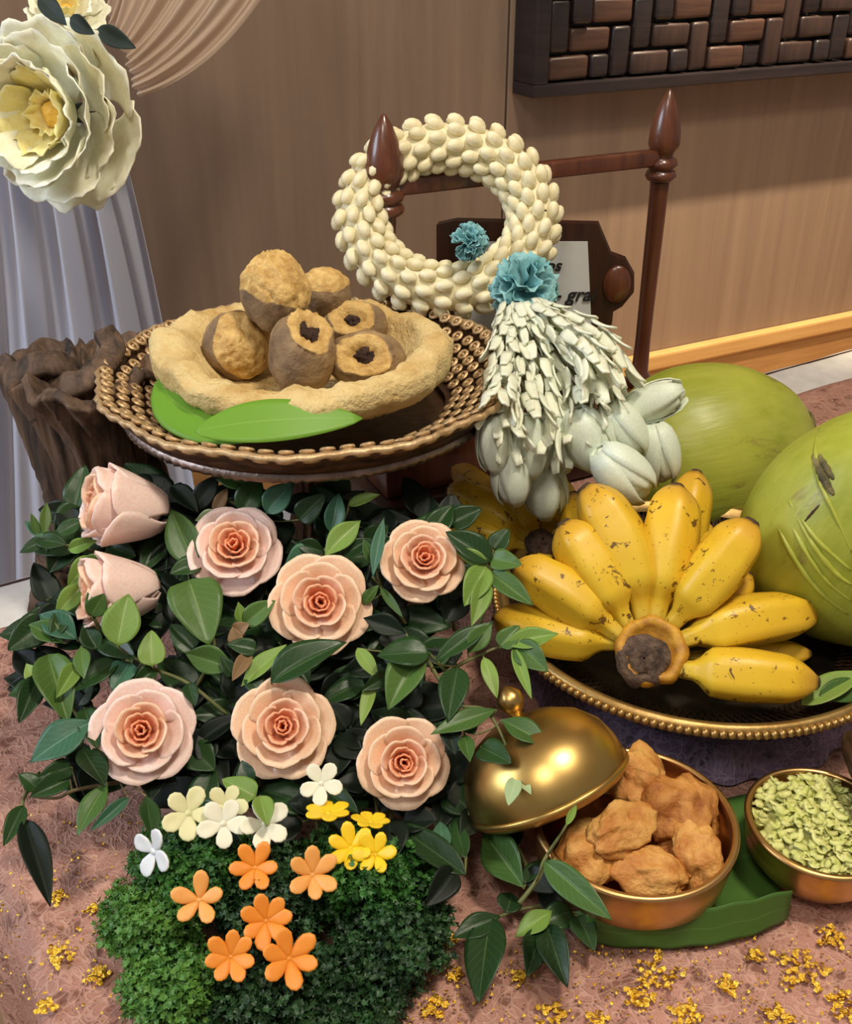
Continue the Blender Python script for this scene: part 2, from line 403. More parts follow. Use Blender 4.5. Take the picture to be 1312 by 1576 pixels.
# ================================================================ SETTING
TH = R(27); E = Vector((cos(TH), sin(TH), 0)); NW = Vector((sin(TH), -cos(TH), 0)); W0 = Vector((0, 1.95, 0))
WALLM = Matrix((E, Vector((-NW.x, -NW.y, 0)), Vector((0, 0, 1)))).transposed().to_4x4(); WALLM.translation = W0   # local x along wall, y into wall
def WP(px, py, off=0):
    d = ray(px, py); t_ = ((W0 + NW*off)-CAM).dot(NW)/d.dot(NW); p = CAM + d*t_
    return (p-W0).dot(E), p.z
FZ = -.38
def struct(name, vf, mat, T=None, parent=None):
    o = part(name, mk(name, vf[0], vf[1], mat, False), mat, parent, T)
    o['kind'] = 'structure'; return o
wall = struct('wall_back', box(-2.2, 3.2, .012, .12, FZ, 2.3), M['seam'], WALLM)
s783, _ = WP(783, 40)
xs = [s783-2.44, s783-1.22, s783, s783+1.22, s783+2.44]
for a, b in zip(xs[:-1], xs[1:]):
    part('panel', mk('panel', *box(a+.002, b-.002, -.002, .0115, FZ, 2.3, .0015), M['wall'], False), M['wall'], wall, WALLM)
fl = struct('floor', box(-2.6, 3.0, -1.6, 4.0, FZ-.05, FZ), M['floor'])
struct('ceiling', box(-2.6, 3.0, -1.6, 4.0, 2.3, 2.35), M['ceiling'])
bb = struct('baseboard_back', box(-2.2, 3.2, -.022, -.003, FZ, -.262), M['base'], WALLM)
part('cap', mk('cap', *box(-2.2, 3.2, -.03, -.003, -.2615, -.225, .005), M['base_top'], False), M['base_top'], bb, WALLM, 'paler rounded top moulding')

# ---- woven wood panel on the wall
s0, zt = WP(828, 30, .078); _, zb = WP(960, 141, .078)
t_p = thing('wall_panel', 'dark woven wood wall panel with interlaced blocks, hung on the wall upper right', 'wall decoration', WALLM @ Vector((s0, 0, zb)))
L_ = 1.45; H_ = .75; fw = .022
A = Acc()
A.add(*box(s0, s0+L_, -.078, -.0035, zb, zb+fw, .003)); A.add(*box(s0, s0+L_, -.078, -.0035, zb+H_-fw, zb+H_, .003))
A.add(*box(s0, s0+fw*1.3, -.077, -.004, zb+fw, zb+H_-fw, .003)); A.add(*box(s0+L_-fw, s0+L_, -.077, -.004, zb+fw, zb+H_-fw, .003))
part('frame', A.mesh('frame', M['slat_a'], False), None, t_p, WALLM)
part('backing', mk('backing', *box(s0+fw, s0+L_-fw, -.038, -.0035, zb+fw, zb+H_-fw), M['slat_a'], False), None, t_p, WALLM)
U = .0445; x0 = s0+fw*1.3+.002; z0 = zb+fw+.001; nx = int((L_-fw*2.3)/U); nzz = int((H_-2*fw)/U)
hm = mk('slat_across', *box(-U+.003, U-.003, -.013, .013, -U/2+.003, U/2-.003, .006), M['slat_b'])
vm = mk('slat_up', *box(-U/2+.003, U/2-.003, -.013, .013, -U+.003, U-.003, .006), M['slat_a'])
h1 = mk('slat_square', *box(-U/2+.003, U/2-.003, -.013, .013, -U/2+.003, U/2-.003, .006), M['slat_a'])
rr = random.Random(3)
for j in range(nzz):
    for i in range(nx):
        k = (i-j) % 4; cx = x0+(i+.5)*U; cz = z0+(j+.5)*U
        def put(me, x, z, mat):
            T = WALLM @ Matrix.Translation((x, -.052-rr.random()*.008, z)) @ Matrix.Rotation(rr.uniform(-.02, .02), 4, 'Y') @ Matrix.Rotation(rr.uniform(-.05, .05), 4, 'X')
            part('slat', me, M[mat], t_p, T)
        if k == 0:
            if i+1 < nx: put(hm, cx+U/2, cz, rr.choice(['slat_b', 'slat_c', 'slat_b']))
            else: put(h1, cx, cz, 'slat_c')
        elif k == 1 and i == 0: put(h1, cx, cz, 'slat_c')
        elif k == 3:
            if j+1 < nzz: put(vm, cx, cz+U/2, rr.choice(['slat_a', 'slat_a', 'slat_c']))
            else: put(h1, cx, cz, 'slat_a')
        elif k == 2 and j == 0: put(h1, cx, cz, 'slat_a')

# ---- table and cloths
TU = Vector((.857, .515, 0)).normalized(); TV = Vector((TU.y, -TU.x, 0)); Q0 = Vector((-.42, .965, 0))
TM = Matrix((TU, Vector((-TV.x, -TV.y, 0)), Vector((0, 0, 1)))).transposed().to_4x4(); TM.translation = Q0
tb = thing('low_table', 'low table hidden under the lace cloth, only its covered top in view', 'table', TM @ Vector((.7, -.5, FZ)))
part('tabletop', mk('tabletop', *box(-.12, 1.6, -1.05, 0, -.034, -.006, .004), M['darkwood'], False), None, tb, TM)
lg = mk('table_leg', *box(-.025, .025, -.025, .025, FZ, -.0345, .004), M['darkwood'], False)
for x, y in ((-.07, -.05), (1.55, -.05), (-.07, -1.0), (1.55, -1.0)): part('leg', lg, None, tb, TM @ Matrix.Translation((x, y, 0)))
def cloth(lo, hi, back, front, drop, zt_, amp):
    def f(u, v):
        a = -drop+lo + u*((hi-lo)+2*drop); b = -(back-drop) - v*((front-back)+2*drop)
        x, y, z = a, b, zt_
        if a < lo: z -= (lo-a); x = lo-.004-.012*(1+sin(b*40))*min(1, (lo-a)*20)
        if a > hi: z -= (a-hi); x = hi+.004
        if b > -back:
            z = zt_-(b+back) if b+back > 0 else z; y = -back+.004+.012*(1+sin(a*40))*min(1, (b+back)*20)
        if b < -front: z = zt_-(-front-b); y = -front-.004
        z += amp*(fbm((a, b, 0), 7, 3, 3))
        return (x, y, z)
    return f
v, f_, uv = sheet(cloth(-.12, 1.6, 0, 1.05, .20, -.0035, 0), 60, 60, .001)
solo('white_tablecloth', mk('white_tablecloth', v, f_, M['white_cloth'], True, uv), None, 'plain white cloth lining showing along the far right table edge', 'tablecloth', TM)
v, f_, uv = sheet(cloth(-.125, 1.605, .095, 1.055, .14, .002, .0006), 150, 110, .0015)
solo('lace_tablecloth', mk('lace_tablecloth', v, f_, M['lace'], True, uv), None, 'dusty pink lace tablecloth with gold sequin flowers along the front', 'tablecloth', TM)
A = Acc(); rr = random.Random(11)
sq = ([(1, 0, 0), (.5, .87, .25), (-.5, .87, 0), (-1, 0, .3), (-.5, -.87, 0), (.5, -.87, .2)], [(0, 1, 2, 3, 4, 5)])
def seq(p, s):
    A.add(*sq, T=Matrix.Translation(p) @ Matrix.Rotation(rr.uniform(-.5, .5), 4, 'X') @ Matrix.Rotation(rr.uniform(-.5, .5), 4, 'Y') @ Matrix.Rotation(rr.random()*6, 4, 'Z') @ S(s*rr.uniform(.5, 1)))
fl_px = [(1010, 1498, 40), (1235, 1492, 46), (985, 1535, 26), (1300, 1548, 34), (1120, 1515, 22), (850, 1560, 26), (670, 1548, 24), (1060, 1565, 28), (1200, 1568, 26), (1280, 1440, 26), (690, 1445, 16), (700, 1500, 15), (90, 1470, 24), (85, 1380, 18), (150, 1500, 20), (70, 1550, 16), (800, 1500, 14), (920, 1570, 20), (1165, 1470, 12), (140, 1400, 10)]
for (x, y, r_) in fl_px:
    c = PZ(x, y, .0065); rm = pxm(c, r_)
    for k in range(int(r_*1.7)):
        a = rr.random()*6.28; q = rm*rr.uniform(.45, 1); q *= (.75+.35*cos(5*a))
        seq(c+Vector((q*cos(a), q*sin(a), 0)), .0024)
for k in range(1000):
    x, y = rr.choice([(rr.uniform(560, 1400), rr.uniform(1440, 1640)), (rr.uniform(-60, 240), rr.uniform(1250, 1640)), (rr.uniform(560, 1400), rr.uniform(1440, 1640))])
    seq(PZ(x, y, .0062), .0013)
solo('sequin_embroidery', A.mesh('sequins', M['sequin'], False), None, 'scattered gold sequin flowers stitched on the pink lace', 'embroidery', kind='stuff')

# ---- drapes
def xat(px, py, y): return PY(px, py, y)
YD = 1.28
def fall(u, v):
    py = 200 + v*760
    lo = xat(-150-60*v, py, YD).x; hi_px = 175 + 150*min(1, v*1.1)**.8; hi = xat(hi_px, py, YD).x
    x = lo+(hi-lo)*u; z = xat(100, 200, YD).z*(1-v) + (FZ+.004)*v
    return (x, YD + .022*sin(u*34+2*sin(v*2))*(.4+.6*v) + .010*sin(u*71+1) + .03*sin(v*2)*u, z)
v, f_, uv = sheet(fall, 110, 40, .0006)
dr = thing('sheer_curtain', 'pale grey sheer curtain hanging straight down behind the tree stump at left', 'curtain', (-.6, YD, FZ))
part('voile', mk('voile', v, f_, M['sheer_fall'], True, uv), None, dr)
G = PY(185, 95, 1.25); 
def swag(u, v):
    a = bez(PY(180, 40, 1.25), PY(215, -70, 1.33), PY(300, -420, 1.45), 20); b = bez(PY(212, 150, 1.22), PY(400, 95, 1.33), PY(520, -230, 1.5), 20)
    k = v*20; i = min(19, int(k)); q = k-i
    pa = a[i].lerp(a[i+1], q); pb = b[i].lerp(b[i+1], q); p = pa.lerp(pb, u)
    return p + Vector((0, -1, .1))*(.014*sin(u*25+v*3)*(.5+v) + .007*sin(u*61))
v, f_, uv = sheet(swag, 80, 30, .0006)
dr2 = thing('sheer_swag', 'peach beige sheer fabric swag sweeping up and right from behind the big peony', 'drapery', G)
part('voile', mk('voile', v, f_, M['sheer'], True, uv), None, dr2)
def swag2(u, v):
    a = bez(PY(150, 20, 1.27), PY(190, -60, 1.33), PY(200, -420, 1.45), 12); b = bez(PY(176, 70, 1.27), PY(225, -20, 1.33), PY(285, -400, 1.45), 12)
    k = v*12; i = min(11, int(k)); q = k-i
    p = a[i].lerp(a[i+1], q).lerp(b[i].lerp(b[i+1], q), u); return p + Vector((0, .03-.010*sin(u*20), 0))
v, f_, uv = sheet(swag2, 40, 16, .0006)
part('voile', mk('voile', v, f_, M['sheer'], True, uv), None, dr2)

# ================================================================ PETALLED FLOWERS
def petal(r0, r1, h0, h1, half, curl, cup=.75, ruffle=0, seed=0, th=.0016, nu=10, nv=9, tip=.35, notch=0):
    def f(u, v):
        a = (u*2-1); vv = v*(1-tip*abs(a)**2.6*v) - notch*v*v*max(0, 1-abs(a)*4)
        wd = half*(.35+.65*min(1, v*1.7)**.8)*(1-.12*max(0, v-.75)*4*.4)
        ph = a*wd
        r = r0+(r1-r0)*(vv**cup if vv > 0 else 0) + curl*max(0, vv-.7)**1.5*3
        z = h0+(h1-h0)*vv - curl*.9*max(0, vv-.75)**1.5*3
        if ruffle:
            r += ruffle*(nz((a*3, v*2, seed), 1.4)*.8+sin(a*9+seed)*.35)*v*v; z += ruffle*nz((a*4, v*2, seed+9), 1.3)*v*v
        return (r*cos(ph), r*sin(ph), z)
    return sheet(f, nu, nv, th)
def petset(name, specs, mats):
    out = []
    for i, sp in enumerate(specs): out.append(mk(name, *petal(**sp)[:2]))
    return out
# unit rose: radius 1
U1 = []
for seed in range(2):
    rr = random.Random(seed+20); layers = []
    for (n, r0, r1, h0, h1, half, curl, mat) in ((3, .01, .09, .12, .60, 1.5, .0, 'rose0'), (3, .04, .18, .10, .60, 1.25, .0, 'rose0'), (4, .07, .30, .06, .60, 1.0, .03, 'rose1'),
                                                (4, .09, .47, .0, .56, 1.05, .05, 'rose2'), (5, .11, .72, -.05, .42, .86, .07, 'rose3'), (5, .12, .97, -.10, .16, .80, .06, 'rose3')):
        ms = [mk('petal', *petal(r0, r1, h0, h1*rr.uniform(.95, 1.05), half, curl, .72, .022, rr.random()*9, .035, 12, 9, .22)[:2]) for _ in range(2)]
        layers.append((n, ms, mat))
    U1.append(layers)
rr = random.Random(44); CUP = []
for (n, r0, r1, h0, h1, half, mat) in ((3, .02, .16, .1, .86, 1.4, 'rose1'), (4, .08, .34, .0, .88, 1.1, 'rose1'), (4, .10, .50, -.2, .90, 1.0, 'rose2'), (5, .12, .66, -.45, .84, .80, 'rose3'), (5, .12, .74, -.62, .62, .85, 'rose3')):
    CUP.append((n, [mk('petal', *petal(r0, r1, h0, h1*rr.uniform(.93, 1.05), half, .02, .42, .03, rr.random()*9, .04, 12, 10, .2)[:2]) for _ in range(2)], mat))
def rose(px, py, size, ax, off, label, pink=False, closed=0, seed=0):
    c = MD(px, py, off); s = pxm(c, size/2); rr = random.Random(seed)
    t_ = thing('carved_rose', label, 'flower', c, 'carved peach roses in the flower bank')
    B = frz(c, ax, rr.random()*6) @ S(s)
    tb_ = mk('calyx', *lathe([(0.001, -.5), (.10, -.45), (.2, -.2), (.30, 0.02), (.2, .12), (.001, .12)], 16))
    part('calyx', tb_, M['rose3b' if pink else 'rose3'], t_, B)
    for li, (n, ms, mat) in enumerate(CUP if closed > .5 else U1[seed % 2]):
        for k in range(n):
            a = 2*pi*(k+rr.uniform(-.08, .08))/n + li*1.9
            sq_ = 1-closed*(.28 if li >= 4 else .1)*(closed < .5); zs = 1+(closed*(1.3 if li == 5 else .8 if li == 4 else .3) if closed < .5 else 0)
            mt = 'rose3b' if (mat == 'rose3' and pink) else mat
            T = B @ Matrix.Rotation(a, 4, 'Z') @ Matrix.Rotation(rr.uniform(-.05, .05), 4, 'Y') @ S(sq_, sq_, zs)
            part('petal', ms[k % 2], M[mt], t_, T)
    return t_
def toward(px, py, dx=0, dy=0, k=1):     # axis looking at the viewer's side of the bank, tilted by dx, dz
    return (CAM-MD(px, py)).normalized()*k + Vector((dx, 0, dy))
rose(208, 784, 168, (-.95, -.35, .42), .02, 'pale pink carved rose seen side-on, highest and nearest the tree stump', True, .9, 1)
rose(196, 908, 158, (-1, -.45, .22), .02, 'pink carved rose facing left with a light green leaf in front of it', True, .9, 2)
rose(363, 850, 158, toward(363, 850, -.05, .45), .01, 'pale carved rose just below the footed dish, second row left', True, .25, 3)
rose(493, 930, 162, toward(493, 930, 0, .12), .012, 'peach carved rose with a dark pointed leaf across its lower edge', False, .0, 4)
rose(650, 866, 142, toward(650, 866, .12, .35), .012, 'carved rose beside the bananas, farthest right of the upper roses', False, .2, 5)
rose(222, 1126, 164, toward(222, 1126, -.1, .08), .012, 'carved rose with a coral heart, lower left beside the teal leaf', True, 0, 6)
rose(436, 1121, 162, toward(436, 1121, 0, .1), .012, 'carved rose directly above the white and orange blossoms, centre of lower row', False, 0, 7)
rose(620, 1172, 150, toward(620, 1172, .05, -.05), .014, 'carved rose lowest of all, nearest the brass lid, right end of lower row', False, .1, 8)

def silkflower(px, py, y, size, ax, label, layers, name='silk_peony'):
    c = PY(px, py, y); s = pxm(c, size/2); rr = random.Random(px)
    t_ = thing(name, label, 'flower', c); B = frz(c, ax, .4) @ S(s)
    part('flower_heart', mk('flower_heart', *ball(.16, .16, .14, 16, 10, lambda d: 1+.25*nz(d, 6))), M['peony_heart'], t_, B @ Matrix.Translation((0, 0, .12)))
    part('calyx', mk('calyx', *lathe([(0.001, -.66), (.08, -.62), (.13, -.5), (.10, -.2), (.001, -.1)], 16)), M['leaf_silk'], t_, B)
    for li, (n, r0, r1, h0, h1, half, curl, mat) in enumerate(layers):
        for k in range(n):
            a = 2*pi*(k+rr.uniform(-.15, .15))/n+li*1.1
            me = mk('petal', *petal(r0, r1*rr.uniform(.9, 1.08), h0, h1*rr.uniform(.85, 1.1), half, curl, .6, .085, rr.random()*20, .012, 16, 12, .18, .07)[:2])
            part('petal', me, M[mat], t_, B @ Matrix.Rotation(a, 4, 'Z') @ Matrix.Rotation(rr.uniform(-.1, .1), 4, 'Y'))
    return t_
silkflower(95, 175, 1.10, 262, (-.28, -.75, .10), 'large cream silk peony with a golden heart, tied on the curtain at left',
    [(4, .05, .26, .0, .34, 1.0, .0, 'peony_in'), (4, .08, .46, 0, .60, .95, .0, 'peony_in'), (5, .10, .60, -.05, .76, .9, .02, 'peony'), (5, .12, .80, -.15, .66, .85, .04, 'peony'), (6, .14, .96, -.3, .42, .75, .06, 'peony'), (6, .16, 1.04, -.5, .05, .75, .06, 'peony')])
silkflower(103, 22, 1.2, 130, (.3, -.6, .75), 'smaller cream silk flower above the big peony at the top edge',
    [(4, .06, .3, 0, .6, 1, 0, 'peony_in'), (5, .1, .6, -.05, .6, .9, .03, 'peony'), (6, .12, .95, -.2, .35, .8, .06, 'peony')], 'silk_flower')

# ================================================================ LEAVES AND SPRIGS
def leafshape(kind, fold, bend, twist, wav, seed):
    def f(u, v):
        a = u*2-1
        if kind == 0: w_ = sin(pi*min(1, v**.80*.985+.012))**.85          # ovate
        elif kind == 1: w_ = sin(pi*min(1, v**1.0*.985+.012))**1.1      # lance
        else: w_ = sin(pi*min(1, v**.6*.985+.012))**.72                  # heart-round
        w_ = max(w_, .02)*.5
        x = a*w_; z = fold*abs(a)*w_ - bend*v*v + .25*bend*v + wav*sin(v*14+a*2+seed)*abs(a)*.5
        z += a*w_*twist*v
        return (x, v, z)
    return mk('leaf', *sheet(f, 8, 12, .008)[:2], None, True, sheet(f, 8, 12, .008)[2])
LEAF = [leafshape(0, .35, .14, .1, .015, 1), leafshape(0, .18, .22, -.25, .025, 2), leafshape(1, .4, .16, .3, .01, 3), leafshape(2, .22, .12, .0, .02, 4), leafshape(0, .5, .28, .3, .02, 5), leafshape(1, .25, .30, -.3, .02, 6)]
SH = {'d': 'leaf_dark', 'm': 'leaf_mid', 'l': 'leaf_light', 't': 'leaf_teal', 'k': 'leaf_deep', 'b': 'leaf_brown', 's': 'leaf_silk', 'w': 'leaf_silver'}
LR = random.Random(5)
def silkleaf(a, b, wd, y, label):
    A_, B_ = PY(*a, y), PY(*b, y-.02); t_ = thing('silk_leaf', label, 'leaf', A_, 'silk leaves around the peony')
    putleaf(t_, A_, B_, wd, 's', 1, .1)
def putleaf(parent, B, T, wpx, shade, kind=None, upk=.55, jit=.35):
    mid = (B+T)/2; n = (CAM-mid).normalized()+Vector((LR.uniform(-jit, jit), LR.uniform(-jit, jit), upk+LR.uniform(-jit, jit)))
    w_ = pxm(mid, wpx); L = (T-B).length
    k = kind if kind is not None else LR.choice([0, 1, 2, 4, 5] if w_/L < .6 else [0, 3, 3, 1])
    if n.cross(T-B).length < 1e-4: n = Vector((0, 0, 1))
    return part('leaf', LEAF[k], M[SH[shade]], parent, fr(B, T-B, n) @ S(w_, L, min(w_*1.3, L)))
def sprig(label, stem, leaves, pos=None, off=.02, group='leafy sprigs tucked around the roses', stemr=.0014, name='leafy_sprig', stemmat='stem'):
    pos = pos or (lambda x, y, o: MD(x, y, o))
    pts = [pos(x, y, off-.012-(.02 if i == 0 else 0)) for i, (x, y) in enumerate(stem)]
    t_ = thing(name, label, 'foliage', pts[0], group)
    sp_ = spline(pts, 6); v, f_, _ = tube(sp_, [stemr*(1.2-.6*i/len(sp_)) for i in range(len(sp_))], 7)
    part('stem', mk('stem', v, f_), M[stemmat], t_)
    for q in leaves:
        bx, by, tx, ty, w_, sh = q[:6]; o2 = q[6] if len(q) > 6 else 0
        Bp = pos(bx, by, off+o2-.006); Tp = pos(tx, ty, off+o2+LR.uniform(-.004, .008))
        putleaf(t_, Bp, Tp, w_, sh)
        near = min(sp_, key=lambda p: (p-Bp).length)
        if (near-Bp).length > .003:
            v, f_, _ = tube(bez(near, (near+Bp)/2+Vector((0, 0, -.003)), Bp, 4), stemr*.55, 5); part('leaf_stalk', mk('leaf_stalk', v, f_), M[stemmat], t_)
    return t_
sprig('small sprig reaching out left beside the stump foot, above the side-on roses', [(150, 850), (105, 840), (68, 826)], [(68, 825, 72, 772, 18, 'm'), (88, 824, 130, 797, 26, 'd'), (103, 838, 46, 826, 30, 'd'), (106, 846, 147, 832, 24, 'l'), (70, 828, 38, 800, 20, 't'), (72, 830, 30, 850, 22, 'd'), (60, 826, 48, 790, 14, 'm')])
sprig('bright sprig curling down at the left edge beside the left-facing rose', [(175, 852), (130, 880), (95, 950)], [(146, 858, 104, 902, 34, 'l'), (127, 902, 86, 945, 34, 'l'), (165, 862, 120, 870, 24, 'm'), (128, 896, 118, 925, 18, 'w'), (100, 940, 80, 985, 28, 'd')])
sprig('veined sprig whose light leaf covers the left-facing rose', [(350, 1100), (290, 1052), (235, 1028), (181, 996), (140, 950)], [(181, 994, 196, 913, 58, 'l', .035), (234, 1025, 233, 969, 42, 'l', .01), (140, 948, 160, 915, 34, 'm', .035), (290, 1052, 300, 1085, 24, 'd'), (240, 1030, 205, 1052, 26, 'd'), (146, 952, 134, 912, 18, 'm', .03)], off=.024)
sprig('sprig of broad grey green leaves at the left edge between stump and teal leaf', [(200, 1020), (125, 985), (60, 960)], [(119, 985, 60, 942, 44, 't'), (98, 990, 44, 958, 36, 'm'), (190, 1010, 108, 1062, 40, 'd'), (160, 985, 205, 1010, 44, 'd'), (150, 1000, 128, 960, 34, 'd'), (125, 995, 128, 1040, 28, 'm', .008), (120, 1022, 88, 1070, 30, 'l', .008), (200, 1020, 172, 1060, 42, 't')])
sprig('sprig with a big dark round leaf at the lower left edge', [(130, 1120), (90, 1050), (72, 1010)], [(74, 1008, 102, 1104, 60, 'm'), (142, 1110, 44, 1168, 62, 't', .008), (60, 1040, 30, 1110, 40, 'd'), (130, 1090, 150, 1150, 40, 'd'), (125, 1150, 162, 1206, 46, 'd'), (60, 1060, 40, 1020, 24, 'l')])
sprig('dark sprig with a bare pale twig under the coral-hearted rose, far left', [(210, 1200), (120, 1215), (88, 1228), (48, 1226)], [(107, 1200, 48, 1222, 36, 'd'), (165, 1205, 118, 1280, 40, 'm'), (198, 1228, 140, 1277, 20, 't'), (225, 1225, 236, 1290, 34, 'd'), (110, 1180, 60, 1196, 34, 'd'), (60, 1215, 30, 1190, 30, 'd')], stemmat='twig')
sprig('very dark long leaf sprig hanging at the bottom left edge', [(60, 1190), (36, 1230), (34, 1268)], [(38, 1262, 77, 1388, 44, 'k'), (36, 1240, 6, 1300, 30, 'd')], group='leafy sprigs tucked around the roses')
sprig('sprig with a heart-shaped glossy leaf between the left-facing rose and the pale rose', [(300, 1060), (330, 990), (292, 895), (300, 860)], [(291, 893, 322, 988, 84, 'm', .012), (300, 870, 262, 783, 54, 'm'), (310, 870, 262, 880, 36, 'd'), (300, 1000, 262, 960, 40, 'd')])
sprig('young sprig with brownish new leaves left of the dark-leafed rose', [(420, 1060), (380, 1020), (372, 960)], [(362, 1030, 284, 1004, 44, 'm'), (375, 962, 422, 924, 36, 'm'), (360, 975, 382, 960, 26, 'b'), (372, 962, 368, 928, 20, 'l'), (365, 992, 358, 965, 24, 'b'), (385, 1005, 358, 1046, 24, 'b'), (372, 1056, 440, 990, 34, 'l'), (360, 1040, 340, 1010, 24, 'd'), (395, 1000, 350, 990, 30, 'd')])
sprig('large dark pointed leaf sprig under the second-row centre rose', [(400, 1075), (418, 1050)], [(418, 1050, 530, 981, 64, 'd', .03), (400, 1060, 376, 1040, 30, 'd')])
sprig('sprig just under the footed dish with a bright folded leaf', [(470, 890), (495, 855), (530, 800), (540, 765)], [(493, 846, 438, 868, 36, 't'), (500, 856, 554, 797, 38, 'l', .01), (520, 860, 572, 828, 30, 'd'), (510, 820, 522, 758, 32, 't'), (537, 778, 584, 760, 22, 'l'), (500, 850, 455, 835, 26, 'd')])
sprig('thin upright sprig between the two right-hand upper roses', [(625, 960), (585, 900), (580, 840)], [(574, 888, 590, 795, 20, 't', .02), (586, 905, 620, 950, 14, 'm'), (575, 870, 560, 830, 18, 'm', .01), (560, 930, 582, 900, 20, 'm')])
sprig('pair of rounded dark glossy leaves in the gap between three roses', [(700, 1050), (665, 1010), (650, 1005)], [(662, 1005, 582, 1004, 56, 'd', .02), (648, 1014, 596, 1082, 58, 'm', .012), (550, 998, 582, 1042, 24, 'l'), (574, 1046, 556, 1114, 22, 'l'), (625, 975, 560, 950, 34, 'k'), (600, 1040, 560, 1060, 26, 'd')])
sprig('fresh sprig overlapping the bananas beside the upper right rose', [(740, 960), (755, 900), (754, 868)], [(756, 864, 688, 817, 46, 'd'), (760, 846, 783, 813, 34, 'd'), (757, 860, 802, 868, 36, 'm'), (750, 868, 700, 845, 24, 'l'), (748, 872, 716, 930, 44, 'l'), (752, 880, 727, 962, 34, 'l'), (753, 880, 820, 930, 36, 'm')], off=.03)
sprig('sprig with narrow bright leaves hanging before the banana tray rim', [(690, 1035), (718, 1018), (770, 995), (806, 990)], [(668, 1020, 760, 954, 36, 'd'), (720, 1005, 756, 960, 34, 'm'), (745, 1012, 766, 1072, 24, 'l'), (790, 997, 818, 1074, 20, 'l'), (795, 990, 842, 1032, 44, 'm'), (775, 992, 860, 974, 36, 'l'), (770, 996, 800, 962, 34, 'm')], off=.035)
sprig('dark sprig trailing from the bank onto the brass lid', [(650, 1000), (700, 1080), (750, 1095), (790, 1170), (800, 1200)], [(705, 1028, 690, 1106, 48, 'd'), (764, 1092, 666, 1126, 36, 'm'), (772, 1108, 846, 1146, 42, 'm'), (715, 1130, 723, 1170, 26, 'm'), (740, 1150, 786, 1172, 44, 'd'), (795, 1196, 784, 1236, 26, 'w'), (800, 1198, 818, 1222, 16, 'w'), (730, 1130, 706, 1090, 30, 'd'), (690, 1110, 700, 1160, 34, 'k')], off=.045)
sprig('sprig with a light leaf just above the white blossoms', [(420, 1240), (395, 1228)], [(394, 1226, 342, 1198, 40, 'l'), (400, 1225, 412, 1268, 34, 'l', .02), (385, 1210, 372, 1170, 30, 'd')])
sprig('dark sprig between parsley and brass bowl under the lowest rose', [(700, 1230), (716, 1300), (716, 1345)], [(716, 1346, 602, 1262, 46, 'd'), (682, 1314, 678, 1260, 30, 't'), (710, 1290, 742, 1240, 40, 'k'), (700, 1340, 660, 1390, 46, 'k'), (716, 1320, 700, 1260, 30, 'd')], pos=lambda x, y, o: PZ(x, y, .045+o*.3))
TZ = lambda z: (lambda x, y, o: PZ(x, y, z+o*.3))
sprig('sprig on the cloth with one upright oval leaf left of the brass bowl', [(760, 1240), (810, 1330), (806, 1368)], [(806, 1366, 741, 1276, 62, 'm'), (808, 1360, 834, 1320, 26, 'd'), (800, 1300, 760, 1250, 40, 'k'), (810, 1340, 850, 1370, 40, 'k')], pos=TZ(.035))
sprig('long leaf sprig leaning over the front of the fried-food bowl', [(800, 1390), (830, 1350), (838, 1324), (872, 1270), (884, 1240)], [(838, 1326, 940, 1414, 46, 'm', .1), (872, 1270, 888, 1238, 12, 'l', .1)], pos=TZ(.062))
sprig('low sprig lying on the pink cloth with the frontmost pointed leaf', [(860, 1390), (800, 1400), (757, 1415)], [(755, 1413, 736, 1533, 66, 'd'), (850, 1402, 796, 1438, 36, 'l'), (770, 1410, 700, 1440, 40, 'd'), (780, 1405, 790, 1370, 40, 'd')], pos=TZ(.02))
sprig('low dark sprig on the cloth before the brass bowl', [(900, 1390), (860, 1400), (842, 1425)], [(842, 1424, 870, 1512, 48, 'd'), (880, 1402, 835, 1420, 44, 'd'), (886, 1404, 930, 1432, 24, 'm'), (890, 1410, 915, 1460, 40, 'd'), (836, 1424, 812, 1500, 44, 'd'), (868, 1395, 828, 1372, 44, 'k')], pos=TZ(.016))
sprig('dark sprig directly beneath the footed dish, left side', [(400, 800), (350, 770), (300, 760)], [(300, 785, 334, 730, 34, 'k'), (266, 748, 304, 786, 34, 'k'), (386, 748, 328, 727, 36, 'm'), (372, 790, 400, 735, 44, 'd'), (410, 790, 450, 742, 44, 't'), (345, 795, 300, 800, 26, 'w'), (460, 800, 500, 760, 40, 'd'), (330, 790, 350, 750, 20, 'b')])
silkleaf((60, -5), (100, 35), 30, 1.06, 'dark silk leaf at the very top left of the peony')
silkleaf((108, 28), (142, 50), 26, 1.07, 'small dark silk leaf between the two cream flowers')
silkleaf((150, 45), (206, 72), 30, 1.08, 'dark pointed silk leaf at the upper right edge of the big peony')
